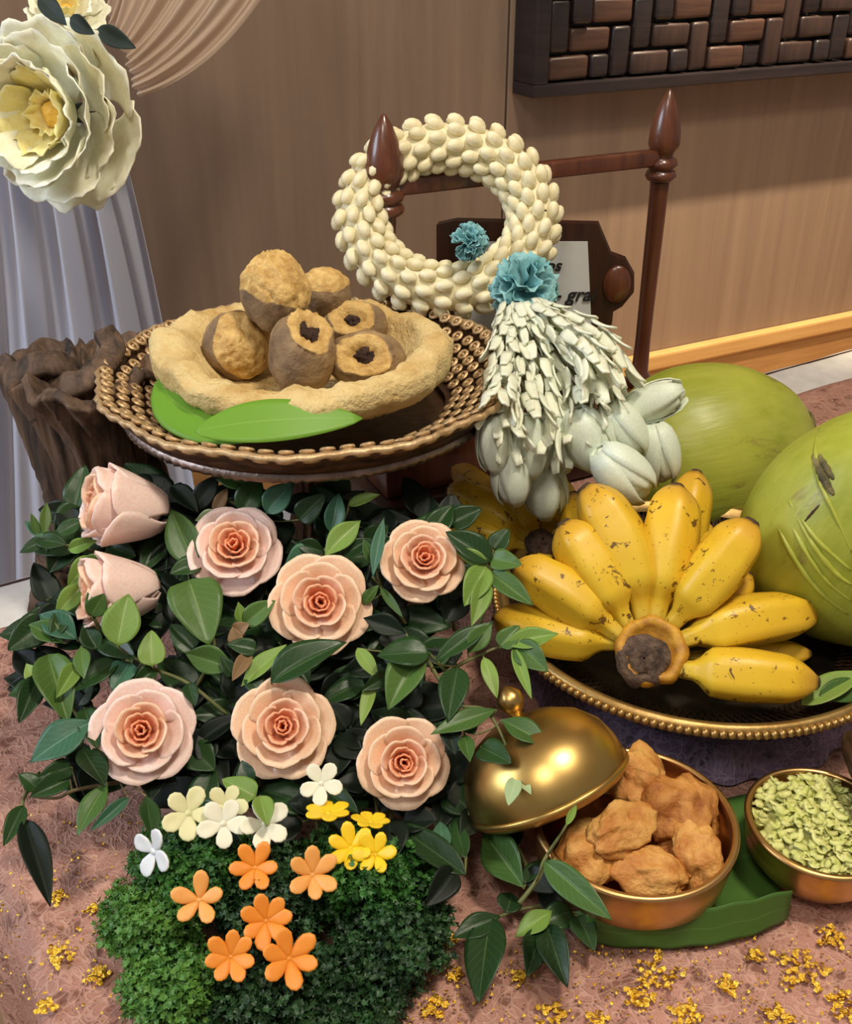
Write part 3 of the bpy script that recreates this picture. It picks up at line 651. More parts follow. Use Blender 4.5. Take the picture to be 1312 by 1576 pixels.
# deeper filler, mostly leaves coloured near black for the shade between flowers
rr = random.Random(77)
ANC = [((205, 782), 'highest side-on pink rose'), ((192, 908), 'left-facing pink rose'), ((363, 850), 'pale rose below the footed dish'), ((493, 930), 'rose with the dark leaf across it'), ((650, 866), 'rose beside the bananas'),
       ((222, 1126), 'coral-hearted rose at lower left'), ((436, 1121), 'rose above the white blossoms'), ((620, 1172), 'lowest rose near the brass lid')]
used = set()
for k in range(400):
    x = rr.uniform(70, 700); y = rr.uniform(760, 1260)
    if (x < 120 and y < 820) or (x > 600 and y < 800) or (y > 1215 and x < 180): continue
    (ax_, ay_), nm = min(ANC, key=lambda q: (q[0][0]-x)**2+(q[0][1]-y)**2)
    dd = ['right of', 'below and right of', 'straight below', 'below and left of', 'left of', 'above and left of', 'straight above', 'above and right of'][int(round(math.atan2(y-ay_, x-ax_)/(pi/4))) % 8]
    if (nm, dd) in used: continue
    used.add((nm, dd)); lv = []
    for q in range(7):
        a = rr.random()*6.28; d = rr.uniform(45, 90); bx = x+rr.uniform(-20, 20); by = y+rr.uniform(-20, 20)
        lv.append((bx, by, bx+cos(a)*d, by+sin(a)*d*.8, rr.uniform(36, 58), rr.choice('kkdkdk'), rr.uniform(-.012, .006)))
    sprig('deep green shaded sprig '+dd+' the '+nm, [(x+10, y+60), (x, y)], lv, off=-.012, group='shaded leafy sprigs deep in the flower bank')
# foam bank under the flowers
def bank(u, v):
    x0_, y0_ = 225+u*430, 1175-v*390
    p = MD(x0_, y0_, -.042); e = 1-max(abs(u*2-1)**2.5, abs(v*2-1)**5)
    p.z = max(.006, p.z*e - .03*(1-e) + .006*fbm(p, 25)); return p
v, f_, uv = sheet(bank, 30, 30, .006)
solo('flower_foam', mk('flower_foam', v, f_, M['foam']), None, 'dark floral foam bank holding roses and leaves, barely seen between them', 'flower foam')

# ---- parsley
LFT = [((0, 0, 0), (.5, .35, .18), (.22, .62, .02), (.42, 1.0, .3), (0, .8, .08), (-.42, 1.0, .3), (-.22, .62, .02), (-.5, .35, .18))]
def parsley(label, cx, cy, rx, ry, z, n, mat, seed):
    rr = random.Random(seed); c = PZ(cx, cy, 0.004); 
    t_ = thing('parsley_clump', label, 'parsley', c, 'curly parsley clumps at the front')
    vs_, fs = [], []
    for k in range(n):
        a = rr.random()*6.28; q = math.sqrt(rr.random()); px = cx+rx*q*cos(a); py = cy+ry*q*sin(a)
        h = z*(1-.55*q*q)+rr.uniform(-.014, .006)+.012*nz((px*.05, py*.05, seed), 1)
        p = PZ(px, py, max(.006, h)); ori = Vector((rr.gauss(0, .6), rr.gauss(0, .6)-.2, 1)).normalized()
        for m_ in range(9):
            d = (ori+Vector((rr.gauss(0, .8), rr.gauss(0, .8), rr.gauss(0, .6)))).normalized()
            T = frz(p+d*rr.uniform(.001, .0085), d+Vector((rr.gauss(0, .5), rr.gauss(0, .5), .2)), rr.random()*6) @ S(rr.uniform(.0036, .0062))
            b = len(vs_); vs_ += [T @ Vector(w_) for w_ in LFT[0]]
            fs += [(b, b+1, b+2), (b, b+2, b+4), (b+2, b+3, b+4), (b, b+4, b+6), (b+4, b+5, b+6), (b, b+6, b+7)]
    part('foliage', mk('foliage', vs_, fs, M[mat], False), None, t_, kind='stuff')
    A = Acc()
    for k in range(9):
        a = rr.random()*6.28; q = rr.uniform(.2, .8); p = PZ(cx+rx*q*cos(a), cy+ry*q*sin(a), z*.75)
        v, f_, _ = tube(bez(c+Vector((0, 0, .002)), (c+p)/2+Vector((0, 0, .01)), p, 6), .0013, 6); A.add(v, f_)
    part('stems', A.mesh('stems', M['parsley_stem']), None, t_)
parsley('dark green curly parsley clump directly below the white blossoms, upper left', 300, 1330, 90, 75, .062, 420, 'parsley', 1)
parsley('curly parsley clump bulging out furthest left onto the pink cloth', 232, 1420, 75, 62, .05, 330, 'parsley_bright', 2)
parsley('bright green parsley clump at the very bottom left corner of the bed', 268, 1520, 72, 72, .05, 360, 'parsley_bright', 3)
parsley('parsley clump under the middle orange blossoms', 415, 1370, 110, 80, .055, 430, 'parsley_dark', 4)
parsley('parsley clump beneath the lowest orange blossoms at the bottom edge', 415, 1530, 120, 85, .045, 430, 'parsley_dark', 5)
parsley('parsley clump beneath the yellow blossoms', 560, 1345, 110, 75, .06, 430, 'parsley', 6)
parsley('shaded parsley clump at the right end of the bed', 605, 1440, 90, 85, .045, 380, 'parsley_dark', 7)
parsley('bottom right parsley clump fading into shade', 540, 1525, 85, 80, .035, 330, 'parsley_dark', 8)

# ---- carved blossoms
def bpetal(ln, wd, thk, lift):
    def f(d): return 1
    v, fc = ball(wd, ln/2, thk, 12, 9)
    out = []
    for p in v:
        y = p.y+ln/2; k = y/ln; x = p.x*(.42+.85*k if k < .7 else 1.0); z = p.z + lift*k*k*ln - .12*ln*abs(x/wd)**2*-1
        out.append((x, y, z))
    return out, fc
BP = mk('blossom_petal', *bpetal(1, .33, .20, .45)); BPW = mk('blossom_petal_flat', *bpetal(1, .38, .10, .18))
def blossom(px, py, z, size, n, mat, label, cat='flower', ax=None, flat=False, spin=0, grp='carved vegetable blossoms on the parsley', pos=None):
    c = pos or PZ(px, py, z); s = pxm(c, size/2); rr = random.Random(px*7+py)
    t_ = thing('carved_blossom', label, cat, c, grp)
    ax = Vector(ax) if ax else (CAM-c).normalized()*1.0+Vector((rr.uniform(-.25, .25), rr.uniform(-.2, .1), .35))
    B = frz(c, ax, spin+rr.random())
    for k in range(n):
        part('petal', BPW if flat else BP, M[mat], t_, B @ Matrix.Rotation(2*pi*(k+rr.uniform(-.1, .1))/n, 4, 'Z') @ S(s*rr.uniform(.92, 1.06)))
    part('blossom_heart', mk('blossom_heart', *lathe([(0.0005, -.22), (.10, -.2), (.16, 0), (.10, .1), (.0005, .12)], 10)), M[mat], t_, B @ S(s))
OG = 'carved orange blossom '
blossom(393, 1336, .068, 78, 6, 'carrot', OG+'right below the white ones, top of the orange group, left')
blossom(481, 1347, .068, 84, 6, 'carrot_pale', OG+'nearest the yellow blossoms')
blossom(307, 1386, .070, 86, 5, 'carrot_pale', OG+'standing furthest left with five long petals')
blossom(409, 1418, .066, 84, 7, 'carrot', OG+'in the middle, above the touching lower pair')
blossom(355, 1473, .062, 82, 7, 'carrot', OG+'lower left of the touching pair')
blossom(445, 1476, .064, 92, 6, 'carrot', OG+'at the bottom right, largest and lowest')
WG = 'carved white blossom '
blossom(290, 1252, .080, 84, 5, 'radish_cream', WG.replace('white', 'cream')+'highest on the left under the coral-hearted rose', flat=True)
blossom(238, 1310, .078, 86, 4, 'radish_white', 'pure white carved blossom drooping at the left edge of the parsley', flat=True, ax=(-.5, -.6, .35), spin=1.2)
blossom(344, 1268, .078, 84, 5, 'radish', WG+'in the middle of the row, left of the leaf', flat=True)
blossom(408, 1268, .078, 84, 5, 'radish', WG+'half under the light green leaf, right of the row', flat=True, spin=.5)
blossom(495, 1206, .088, 72, 5, 'radish', WG+'tucked alone beneath the centre lower rose', flat=True)
blossom(348, 1240, .078, 70, 5, 'radish_cream', 'cream carved blossom behind the white row, partly hidden', flat=True)
YG = 'carved yellow blossom '
blossom(506, 1253, .080, 76, 6, 'pumpkin', YG+'seen edge-on at upper left of the yellow four', ax=(.0, .35, 1), flat=True)
blossom(571, 1266, .078, 62, 6, 'pumpkin', YG+'edge-on right under the lowest rose', ax=(.1, .4, 1), flat=True)
blossom(540, 1306, .072, 74, 6, 'pumpkin', YG+'front left of the touching pair')
blossom(578, 1316, .072, 70, 6, 'pumpkin', YG+'front right of the touching pair')

# ================================================================ BRASS BOWLS
def bowl(name, label, c, r, h, mat, matin, ring=True):
    t_ = thing(name, label, 'bowl', c)
    k = r
    prof = [(0.001, .004), (k*.55, .004), (k*.80, h*.14), (k*.97, h*.42), (k*1.0, h*.7), (k*.985, h*.985), (k*1.0, h), (k*.975, h*1.01), (k*.955, h*.97), (k*.955, h*.6), (k*.90, h*.38), (k*.7, h*.16), (.001, h*.13)]
    part('body', mk('body', *lathe(prof[:8], 72)), M[mat], t_, Matrix.Translation(c))
    part('lining', mk('lining', *lathe(prof[7:], 72)), M[matin], t_, Matrix.Translation(c))
    part('rim', mk('rim', *lathe([(k*.955+.0034*(1+cos(a))/2*1.6, h+.0022*sin(a)) for a in [q*2*pi/10 for q in range(11)]], 72)), M[mat], t_, Matrix.Translation(c))
    return t_
CB = PZ(977, 1262, .060); CB.z = .006
bowl('brass_bowl', 'brass bowl full of golden fried pieces, lid propped beside it', CB, .0705, .055, 'brass', 'brass_in')
CS = PZ(1266, 1264, .050); CS.z = .006
bowl('small_brass_bowl', 'small brass bowl of green shreds at the right edge', CS, .0515, .044, 'brass', 'brass_in')
def lid(name, label, c, ax, r, mat):
    t_ = thing(name, label, 'lid', c, 'metal lids'); T = frz(c, ax)
    pr = [(r*.985, -.004), (r*1.0, 0), (r*1.0, .006), (r*.97, .016), (r*.88, .030), (r*.70, .042), (r*.45, .050), (r*.2, .0535), (.0005, .0545)]
    pin = [(p[0]*.965, p[1]-.0022) for p in pr[::-1]]
    part('dome', mk('dome', *lathe(pr+pin+[pr[0]], 72)), M[mat], t_, T)
    part('rim', mk('rim', *lathe([(r+.0016*cos(a), -.0005+.0026*sin(a)) for a in [q*2*pi/10 for q in range(11)]], 72)), M[mat], t_, T)
    part('knob', mk('knob', *lathe([(.0005, .0535), (.006, .054), (.0045, .058), (.0075, .0615), (.0105, .067), (.0095, .073), (.005, .0775), (.002, .0795), (.0005, .080)], 24)), M[mat], t_, T)
    return t_
lid('domed_cover', 'domed brass lid with a ball knob, propped against the fried-food bowl', PZ(843, 1209, .060), (-.40, .44, .80), .0625, 'brass_lid')
lid('dark_cover', 'dark lid edge leaning against the small bowl at the right border', PZ(1362, 1225, .060), (.75, -.1, .62), .05, 'dark_bronze')
def lump(rx, ry, rz, seed, amp=.3, nu=26, nv=18, sharp=0):
    def f(d):
        k = 1+amp*fbm(d, 1.3, seed, 4)
        if sharp: k += sharp*(abs(nz(d, 2.2, seed+5))-.25)
        return k
    return ball(rx, ry, rz, nu, nv, f)
fried = [(985, 1200, .074, 44, 46, 'the topmost fried golden piece, rounded, standing at the back of the bowl'), (1042, 1245, .066, 52, 56, 'large knobbly fried piece at the right of the bowl'), (956, 1275, .072, 54, 34, 'fried golden piece lying across the centre with a dimple'),
         (902, 1318, .055, 40, 50, 'fried piece at the left front against the bowl wall'), (1002, 1345, .055, 54, 34, 'fried piece at the front centre touching the rim'), (1074, 1315, .058, 34, 48, 'tall flat-sided fried piece at the right front'),
         (908, 1245, .050, 40, 32, 'darker fried piece at the back left under the lid')]
for i, (x, y, z, rx, ry, lb) in enumerate(fried):
    c = PZ(x, y, z-.010); a, b = pxm(c, rx)*1.1, pxm(c, ry)*1.1
    rr = random.Random(i)
    solo('fried_piece', mk('fried_piece', *lump(a, b*.95, b*.62, i*3+1, .36, 34, 26, .16)), M['fried2' if i in (1, 6) else 'fried'], lb[0].lower()+lb[1:], 'fried food', frz(c, (rr.uniform(-.3, .3), -.5, 1), 0), 'fried pieces in the brass bowl')
for i, (x, y, z, lb) in enumerate([(958, 1305, .034, 'seen in the gap in front of the dimpled piece'), (1040, 1295, .034, 'low down left of the flat-sided piece'), (1000, 1235, .034, 'under the topmost piece'), (925, 1278, .03, 'under the darker back left piece'), (1045, 1335, .032, 'wedged right of the front centre piece'), (1078, 1262, .034, 'under the large knobbly piece at right')]):
    c = PZ(x, y, z); solo('fried_piece', mk('fried_piece', *lump(.021, .019, .015, i*3+40, .3)), M['fried2'], 'small low fried piece, '+lb, 'fried food', Matrix.Translation(c), 'lower fried pieces in the brass bowl')
# green shreds
A = Acc(); rr = random.Random(9)
for k in range(520):
    a = rr.random()*6.28; q = .047*math.sqrt(rr.random()); h = .042+.012*(1-(q/.047)**2)+rr.uniform(-.004, .003)
    p = CS+Vector((q*cos(a), q*sin(a), h)); ln = rr.uniform(.006, .011); wd = rr.uniform(.0045, .0075); cu = rr.uniform(-.001, .0015)
    v, f_, uv = sheet(lambda u, v_: ((u-.5)*wd*(1.1-abs(v_-.5)), (v_-.5)*ln, cu*(v_-.5)**2*8+.001*sin(u*3)), 2, 4, .0004)
    A.add(v, f_, frz(p, (rr.gauss(0, .32), rr.gauss(0, .32), 1), rr.random()*6), uv)
A.add(*lathe([(.0005, .046), (.03, .044), (.046, .034), (.046, .03), (.0005, .02)], 32), T=Matrix.Translation(CS))
solo('green_shreds', A.mesh('shreds', M['shreds']), None, 'heap of pale green shredded topping filling the small brass bowl', 'shredded food', kind='stuff')
# banana leaf mat under bowls
def bl(u, v):
    a = PZ(910, 1452, .006).lerp(PZ(1215, 1408, .006), v); b = PZ(960, 1240, .006).lerp(PZ(1150, 1225, .006), v)
    p = a.lerp(b, u); e = abs(v*2-1)
    p.z = .0035+.0012*sin(u*8) + .011*max(0, .16-u)/.16*(v**.5) + .02*max(0, v-.82)*(u)
    return p
v, f_, uv = sheet(bl, 24, 24, .0008)
solo('banana_leaf', mk('banana_leaf_mat', v, f_, M['banana_leaf_deep'], True, uv), None, 'green banana leaf piece laid flat beneath the brass bowl', 'leaf')
def bl2(u, v):
    ctr = bez(PZ(900, 1440, .010), PZ(1090, 1456, .016), PZ(1214, 1402, .014), 10); k = v*10; i = min(9, int(k)); p = ctr[i].lerp(ctr[i+1], k-i)
    w_ = .013*sin(pi*min(1, .08+v*.9))**.6*(.45+v*.7); return p+Vector((0, .9*(u-.5)*w_, .010*(u-.3)*2+.006*u*u+.001*sin(v*30)))
v, f_, uv = sheet(bl2, 10, 24, .0008)
solo('banana_leaf', mk('banana_leaf_fold', v, f_, M['banana_leaf_deep'], True, uv), None, 'curled banana leaf strip turned up along the front of the brass bowl', 'leaf')

# ================================================================ BANANA TRAY
TC = Vector((.2444, .7892, 0)); TR = .1812; TZR = .085
tr = thing('beaded_tray', 'wide gold tray with beaded rim carrying the bananas and the scratched coconut', 'tray', TC)
MT = Matrix.Translation(TC)
pr = [(.001, .052), (TR*.72, .052), (TR*.88, .060), (TR*.965, .076), (TR*.97, .073), (TR*.88, .056), (TR*.72, .048), (.001, .048)]
part('basin', mk('basin', *lathe(pr, 96)), M['mesh_dark'], tr, MT)
part('rim_band', mk('rim_band', *lathe([(TR*.93, .0745), (TR*.955, .0835), (TR*.985, .084), (TR*.998, .078), (TR*.985, .072), (TR*.95, .0715), (TR*.93, .0745)], 128)), M['gold_rim'], tr, MT)
bd = mk('bead', *ball(.0034, .0033, .0036, 8, 6))
NB = 176
for k in range(NB):
    a = 2*pi*k/NB; part('bead', bd, M['gold_rim'], tr, MT @ Matrix.Rotation(a, 4, 'Z') @ Matrix.Translation((TR*1.004, 0, .079)))
A = Acc()
for k in range(140):
    a = 2*pi*k/140
    for sgn in (1, -1):
        pts = [(r_*cos(a+sgn*w_), r_*sin(a+sgn*w_), z_) for r_, z_, w_ in ((TR*.70, .0545, 0), (TR*.80, .058, .05), (TR*.88, .0635, .1), (TR*.955, .0775, .14))]
        v, f_, _ = tube(pts, .0006, 4, False); A.add(v, f_)
part('wire_lattice', A.mesh('wire_lattice', M['dark_bronze']), None, tr, MT)
part('foot_ring', mk('foot_ring', *lathe([(TR*.5, .0475), (TR*.53, .0475), (TR*.55, .038), (TR*.60, .0335), (TR*.56, .0335), (TR*.5, .0475)], 64)), M['dark_bronze'], tr, MT)
# purple cloth riser
def rz(r, z, a): return r+.004*sin(a*23)*(1-z/.033), z
A_ = lathe([(.001, .033), (.140, .033), (.147, .029), (.157, .0065)], 160, rz)
solo('cloth_riser', mk('cloth_riser', *A_), M['lace_purple'], 'low round riser wrapped in purple glitter lace beneath the banana tray', 'riser', MT)

# ---- bananas
def banana(parent, bx, by, bz, tx, ty, tz, wpx, bulge=(0, 0, 0), name='banana'):
    B_, T_ = PZ(bx, by, bz), PZ(tx, ty, tz); L = (T_-B_).length; mid = (B_+T_)/2; r = pxm(mid, wpx/2)
    c = mid + Vector(bulge)*L*1.2
    pts = bez(B_, c, T_, 22)
    def rad(t_):
        if t_ < .13: return r*(.30+.10*(t_/.13))
        if t_ < .29: q = (t_-.13)/.16; return r*(.40+.58*(3*q*q-2*q**3))
        if t_ < .74: return r*(.98+.08*sin((t_-.29)/.45*pi))
        q = (t_-.74)/.26; return r*(.98-.66*q**2.4)
    v, f_, al = tube(pts, [rad(i/22) for i in range(23)], 20, True, lambda a: 1+.085*cos(5*a)+.02*cos(10*a))
    o = part('banana', mk('banana', v, f_, M['banana'], True, None, al), None, parent)
    d = (pts[-1]-pts[-2]).normalized()
    part('tip', mk('tip', *lathe([(.0003, .10), (.16, .08), (.215, .02), (.225, -.10), (.24, -.12)], 8)), M['banana_tip'], o, frz(pts[-1], d) @ S(r*1.5, r*1.5, r*1.5))
    return o
HC = PZ(1000, 1008, .10)
hand = thing('banana_hand', 'main hand of ripe freckled yellow bananas fanned around its cut crown', 'bananas', HC, 'hands of bananas on the tray')
BN = [  # back layer
 (1020, 955, .085, 1072, 728, .185, 66, (.0, .0, .05)), (1000, 950, .085, 1000, 812, .15, 60, (0, 0, 0)), (1025, 950, .088, 1078, 800, .15, 66, (.05, 0, .0)),
 (1040, 960, .085, 1115, 832, .11, 60, (.05, 0, 0)), (1050, 985, .085, 1152, 882, .138, 54, (.08, -.04, 0)), (1060, 1010, .085, 1246, 1006, .080, 44, (0, 0, 0)), (965, 960, .09, 885, 762, .15, 60, (-.1, 0, 0)),
 # front layer
 (955, 990, .100, 764, 950, .100, 66, (-.02, -.12, .02)), (958, 982, .108, 793, 872, .150, 72, (-.02, .06, .07)), (970, 970, .110, 868, 806, .178, 78, (-.01, .02, .05)),
 (990, 962, .112, 900, 752, .200, 82, (.12, .03, .07)), (1008, 962, .112, 1042, 750, .200, 82, (.0, 0, .06)), (1028, 970, .110, 1158, 804, .195, 80, (.04, -.02, .05)),
 (1040, 990, .108, 1253, 945, .115, 76, (-.02, -.02, .10)), (1040, 1030, .098, 1256, 1050, .098, 76, (-.04, -.05, .05))]
for b in BN: banana(hand, *b)
MC = frz(HC+Vector((0, -.004, .006)), (-.12, -.65, .72))
part('crown', mk('crown', *lathe([(.001, -.016), (.024, -.014), (.034, -.004), (.036, .006), (.033, .013), (.029, .015), (.024, .010), (.020, .004), (.001, .002)], 40, lambda r, z, a: (r*(1+.08*nz((cos(a)*2, sin(a)*2, 0), 1)+.03*cos(8*a)), z))), M['banana_crown'], hand, MC @ S(.80), 'thick yellow collar joining the bananas')
part('cut_stalk', mk('cut_stalk', *lathe([(.026, .002), (.024, .012), (.018, .016), (.014, .010), (.012, .018), (.006, .016), (.001, .015)], 36, lambda r, z, a: (r*(1+.2*nz((cos(a)*1.5, sin(a)*1.5, z*40), 1.3)), z+.004*nz((cos(a)*3*r*60, sin(a)*3*r*60, 0), 1)))), M['banana_cut'], hand, MC @ Matrix.Translation((-.006, -.008, .001)) @ S(.82), 'dried brown cut end of the stalk')
HC2 = PZ(832, 838, .10)
hand2 = thing('banana_hand', 'second hand of bananas half hidden behind the pale flower tassel, left', 'bananas', HC2, 'hands of bananas on the tray')
for b in [(826, 836, .10, 692, 752, .13, 50, (-.02, .04, .08)), (820, 842, .095, 684, 806, .10, 46, (0, 0, .04)), (832, 832, .10, 768, 744, .14, 44, (0, 0, .05)), (838, 826, .10, 872, 742, .14, 50, (-.04, 0, .05)), (832, 840, .098, 700, 722, .10, 46, (0, 0, .05)), (828, 850, .09, 838, 878, .085, 34, (0, 0, .06))]: banana(hand2, *b)
part('crown', mk('crown', *lathe([(.001, -.01), (.012, -.008), (.016, .002), (.010, .010), (.001, .012)], 24)), M['banana_cut'], hand2, frz(HC2, (.1, -.5, .8)), 'brown dried crown')
# leaf on tray, right
lt = thing('tray_leaf', 'green leaf on the tray right of the lowest banana', 'leaf', PZ(1255, 1085, .075))
putleaf(lt, PZ(1235, 1085, .080), PZ(1330, 1030, .095), 46, 'l', 0); putleaf(lt, PZ(1262, 1070, .085), PZ(1345, 1055, .085), 40, 'm', 1)

# ---- coconuts
def coconut(c, ax, r, ln, label, seed):
    t_ = thing('green_coconut', label, 'coconut', c, 'green coconuts by the bananas')
    def f(d):
        a = math.atan2(d.y, d.x); q = 1-abs(d.z)
        return 1 + .035*cos(3*a+seed)*min(1, q*2) + .012*fbm(d, 2.2, seed)
    v, fc = ball(r, r, ln, 60, 40, f)
    v = [Vector((p.x*(1-.14*p.z/ln), p.y*(1-.14*p.z/ln), p.z)) for p in v]
    B = frz(c, ax)
    part('husk', mk('husk', v, fc), M['coconut'], t_, B)
    part('stem_scar', mk('stem_scar', *lathe([(.0005, ln*1.01), (r*.08, ln*1.01), (r*.2, ln*.99), (r*.24, ln*.95)], 18, lambda r_, z, a: (r_*(1+.15*cos(3*a)), z))), M['coconut_cap'], t_, B)
    return t_, [B @ p for p in v], fc
coconut(PZ(1090, 694, .102), (.92, .10, .20), .0955, .117, 'green coconut lying on its side behind the tray, nearer the flower tassel', 2)
HK = coconut(PZ(1328, 803, .170), (.22, -.22, .95), .0925, .112, 'large green coconut with scratched husk resting in the tray at the right edge', 5)

from mathutils.bvhtree import BVHTree
bv = BVHTree.FromPolygons(HK[1], HK[2])
def onhusk(x, y):
    h = bv.ray_cast(CAM, ray(x, y).normalized()); return h[0] if h[0] else PY(x, y, .75)
for nm_, pth, rd, mt, lb in (('gash', [(1252, 700), (1262, 722), (1272, 744), (1284, 762)], .0038, 'coconut_cap', 'ragged brown gash'), ('gash', [(1262, 700), (1272, 720), (1284, 738)], .0028, 'coconut_cap', 'ragged brown gash'),
        ('scratch', [(1239, 803), (1250, 790), (1262, 777)], .0012, 'banana_tip', 'thin dark scratch'),
        ('husk_fibre', [(1262, 660), (1256, 690), (1262, 740), (1285, 790), (1312, 850)], .0022, 'coconut', None), ('husk_fibre', [(1180, 760), (1212, 840), (1258, 905), (1305, 945)], .0024, 'coconut', None),
        ('husk_fibre', [(1192, 745), (1230, 830), (1270, 890), (1311, 925)], .0020, 'coconut', None), ('husk_fibre', [(1215, 770), (1250, 835), (1285, 880), (1311, 900)], .0024, 'coconut', None), ('husk_fibre', [(1235, 800), (1262, 835), (1311, 878)], .002, 'coconut', None)):
    sp_ = spline([onhusk(*q) for q in pth], 6); n_ = len(sp_)
    v, f_, _ = tube(sp_, [rd*(.25+.75*sin(pi*(i+.5)/n_))*(1+.12*sin(i*2.1)) for i in range(n_)], 8); part(nm_, mk(nm_, v, f_), M[mt], HK[0], None, lb)

# ================================================================ FOOTED DISH
DC = Vector((-.107, .905, 0)); DZ = .262; DR = .186
ds = thing('footed_dish', 'ornate bronze footed dish with filigree rim holding stuffed buns', 'dish', DC)
MTD = Matrix.Translation(DC)
lob = lambda r, z, a: (r*(1+.012*cos(12*a)), z)
part('bowl_body', mk('bowl_body', *lathe([(.03, .205), (.09, .206), (.135, .212), (.160, .222), (.172, .236), (.178, .246), (.174, .246), (.165, .236), (.150, .226), (.13, .218), (.08, .214), (.001, .213)], 96)), M['dark_bronze'], ds, MTD)
part('filigree_backing', mk('filigree_backing', *lathe([(.124, .225), (.145, .232), (.170, .243), (.188, .258), (.190, .256), (.174, .240), (.148, .228), (.124, .222)], 96, lob)), M['dark_bronze'], ds, MTD)
part('beaded_band', mk('beaded_band', *lathe([(.166, .225), (.172, .228), (.1735, .233), (.170, .236)], 240, lambda r, z, a: (r*(1+.008*cos(110*a)), z))), M['silver_band'], ds, MTD)
part('lip', mk('lip', *lathe([(.184, .252), (.189, .2545), (.1915, .259), (.188, .262), (.185, .258), (.184, .252)], 240, lambda r, z, a: (r*(1+.012*cos(12*a)+.006*cos(60*a)), z))), M['bronze'], ds, MTD)
ros = Acc(); rv, rf = lathe([(.0042+.0017*cos(a), .0017*sin(a)) for a in [q*2*pi/6 for q in range(7)]], 9); ros.add(rv, rf); v, f_ = ball(.0019, .0019, .0015, 6, 4); ros.add(v, f_)
rm_ = ros.mesh('rosette', M['bronze'])
for ri, (r_, z_, n) in enumerate(((.134, .2325, 48), (.145, .2375, 52), (.157, .2435, 58), (.169, .2505, 66), (.181, .260, 72))):
    for k in range(n):
        a = 2*pi*(k+.5*(ri % 2))/n; q = 1+.012*cos(12*a)
        part('rosette', rm_, None, ds, MTD @ Matrix.Rotation(a, 4, 'Z') @ Matrix.Translation((r_*q, 0, z_)) @ Matrix.Rotation(-.6, 4, 'Y') @ Matrix.Rotation(random.random()*3, 4, 'Z') @ S(1.12))
part('stem', mk('stem', *lathe([(.001, .205), (.045, .205), (.036, .195), (.028, .17), (.024, .14), (.026, .10), (.034, .06), (.05, .03), (.001, .03)], 72, lambda r, z, a: (r*(1+.05*cos(18*a)), z))), M['dark_bronze'], ds, MTD)
part('foot', mk('foot', *lathe([(.001, .03), (.05, .03), (.07, .022), (.085, .012), (.088, .006), (.001, .006)], 64, lob)), M['dark_bronze'], ds, MTD)
# banana leaves on dish
def dl(a, b, c, w_, sag):
    def f(u, v):
        k = v*12; pts = bez(a, b, c, 12); i = min(11, int(k)); p = pts[i].lerp(pts[i+1], k-i)
        d = (pts[min(i+1, 12)]-pts[i]).normalized(); s_ = d.cross(Vector((0, 0, 1))).normalized()
        ww = w_*(sin(pi*min(.998, .004+v*.994))**.7)
        return p + s_*(u-.5)*ww + Vector((0, 0, sag*(u-.5)*ww/w_))
    return sheet(f, 8, 20, .0007)
v, f_, uv = dl(PZ(246, 580, .272), PZ(262, 655, .256), PZ(430, 668, .256), .044, -.020)
solo('banana_leaf', mk('banana_leaf_left', v, f_, M['banana_leaf'], True, uv), None, 'dark side of green banana leaf curving along the left front of the footed dish', 'leaf')
v, f_, uv = dl(PZ(300, 664, .268), PZ(400, 640, .280), PZ(558, 644, .268), .032, -.022)
solo('banana_leaf', mk('banana_leaf_right', v, f_, M['banana_leaf'], True, uv), None, 'bright folded banana leaf piece at the front centre of the footed dish', 'leaf')
# crisp batter basket
BC = PZ(470, 585, .255)
def bas(r, z, a):
    p = (cos(a)*1.4, sin(a)*1.4, r*30)
    top = max(0, (z-.0)/.05)
    k = 1+.10*nz(p, 1.2, 4)+.03*nz(p, 5, 4)+.015*nz((cos(a)*9, sin(a)*9, r*90+z*60), 1.6); el = 1.0
    front = max(0, -sin(a))
    return r*k*(1+.14*cos(a)**2), z*(1-.30*front) + .009*top*nz((cos(a)*3, sin(a)*3, 7), 1.5)+.0025*nz((cos(a)*12, sin(a)*12, r*80), 1.6)
prb = [(.001, -.012), (.05, -.012), (.085, -.008), (.102, .006), (.112, .022), (.111, .036), (.102, .044), (.090, .042), (.080, .026), (.068, .008), (.04, .001), (.001, 0)]
pp = []
for i in range(len(prb)-1):
    for q in range(3): pp.append(tuple(prb[i][k]*(1-q/3)+prb[i+1][k]*q/3 for k in (0, 1)))
pp.append(prb[-1])
solo('batter_basket', mk('batter_basket', *lathe(pp, 150, bas)), M['batter'], 'pale crisp fried batter basket on the footed dish cradling the buns', 'fried basket', Matrix.Translation(BC))
m, t = newmat('bun_skin', None, .6); co = t.coord('Object'); at = t.n.new('ShaderNodeAttribute'); at.attribute_name = 'along'
sk = t.ramp(t.noise(co, 40, 5), [(.3, lin((100, 76, 54))), (.7, lin((172, 142, 100)))])
cr = t.ramp(t.noise(co, 90, 5, .7), [(.3, lin((176, 130, 62))), (.6, lin((226, 190, 118)))])
t.link(t.mix(t.ramp(t.math('ADD', at.outputs['Fac'], t.math('MULTIPLY', t.math('SUBTRACT', t.noise(co, 26, 5), .5), 1.7)), [(.46, (0, 0, 0)), (.56, (1, 1, 1))]), sk, cr), t.b.inputs['Base Color'])
t.bump(t.noise(co, 160, 6, .65), .7, .004); M['bun'] = m
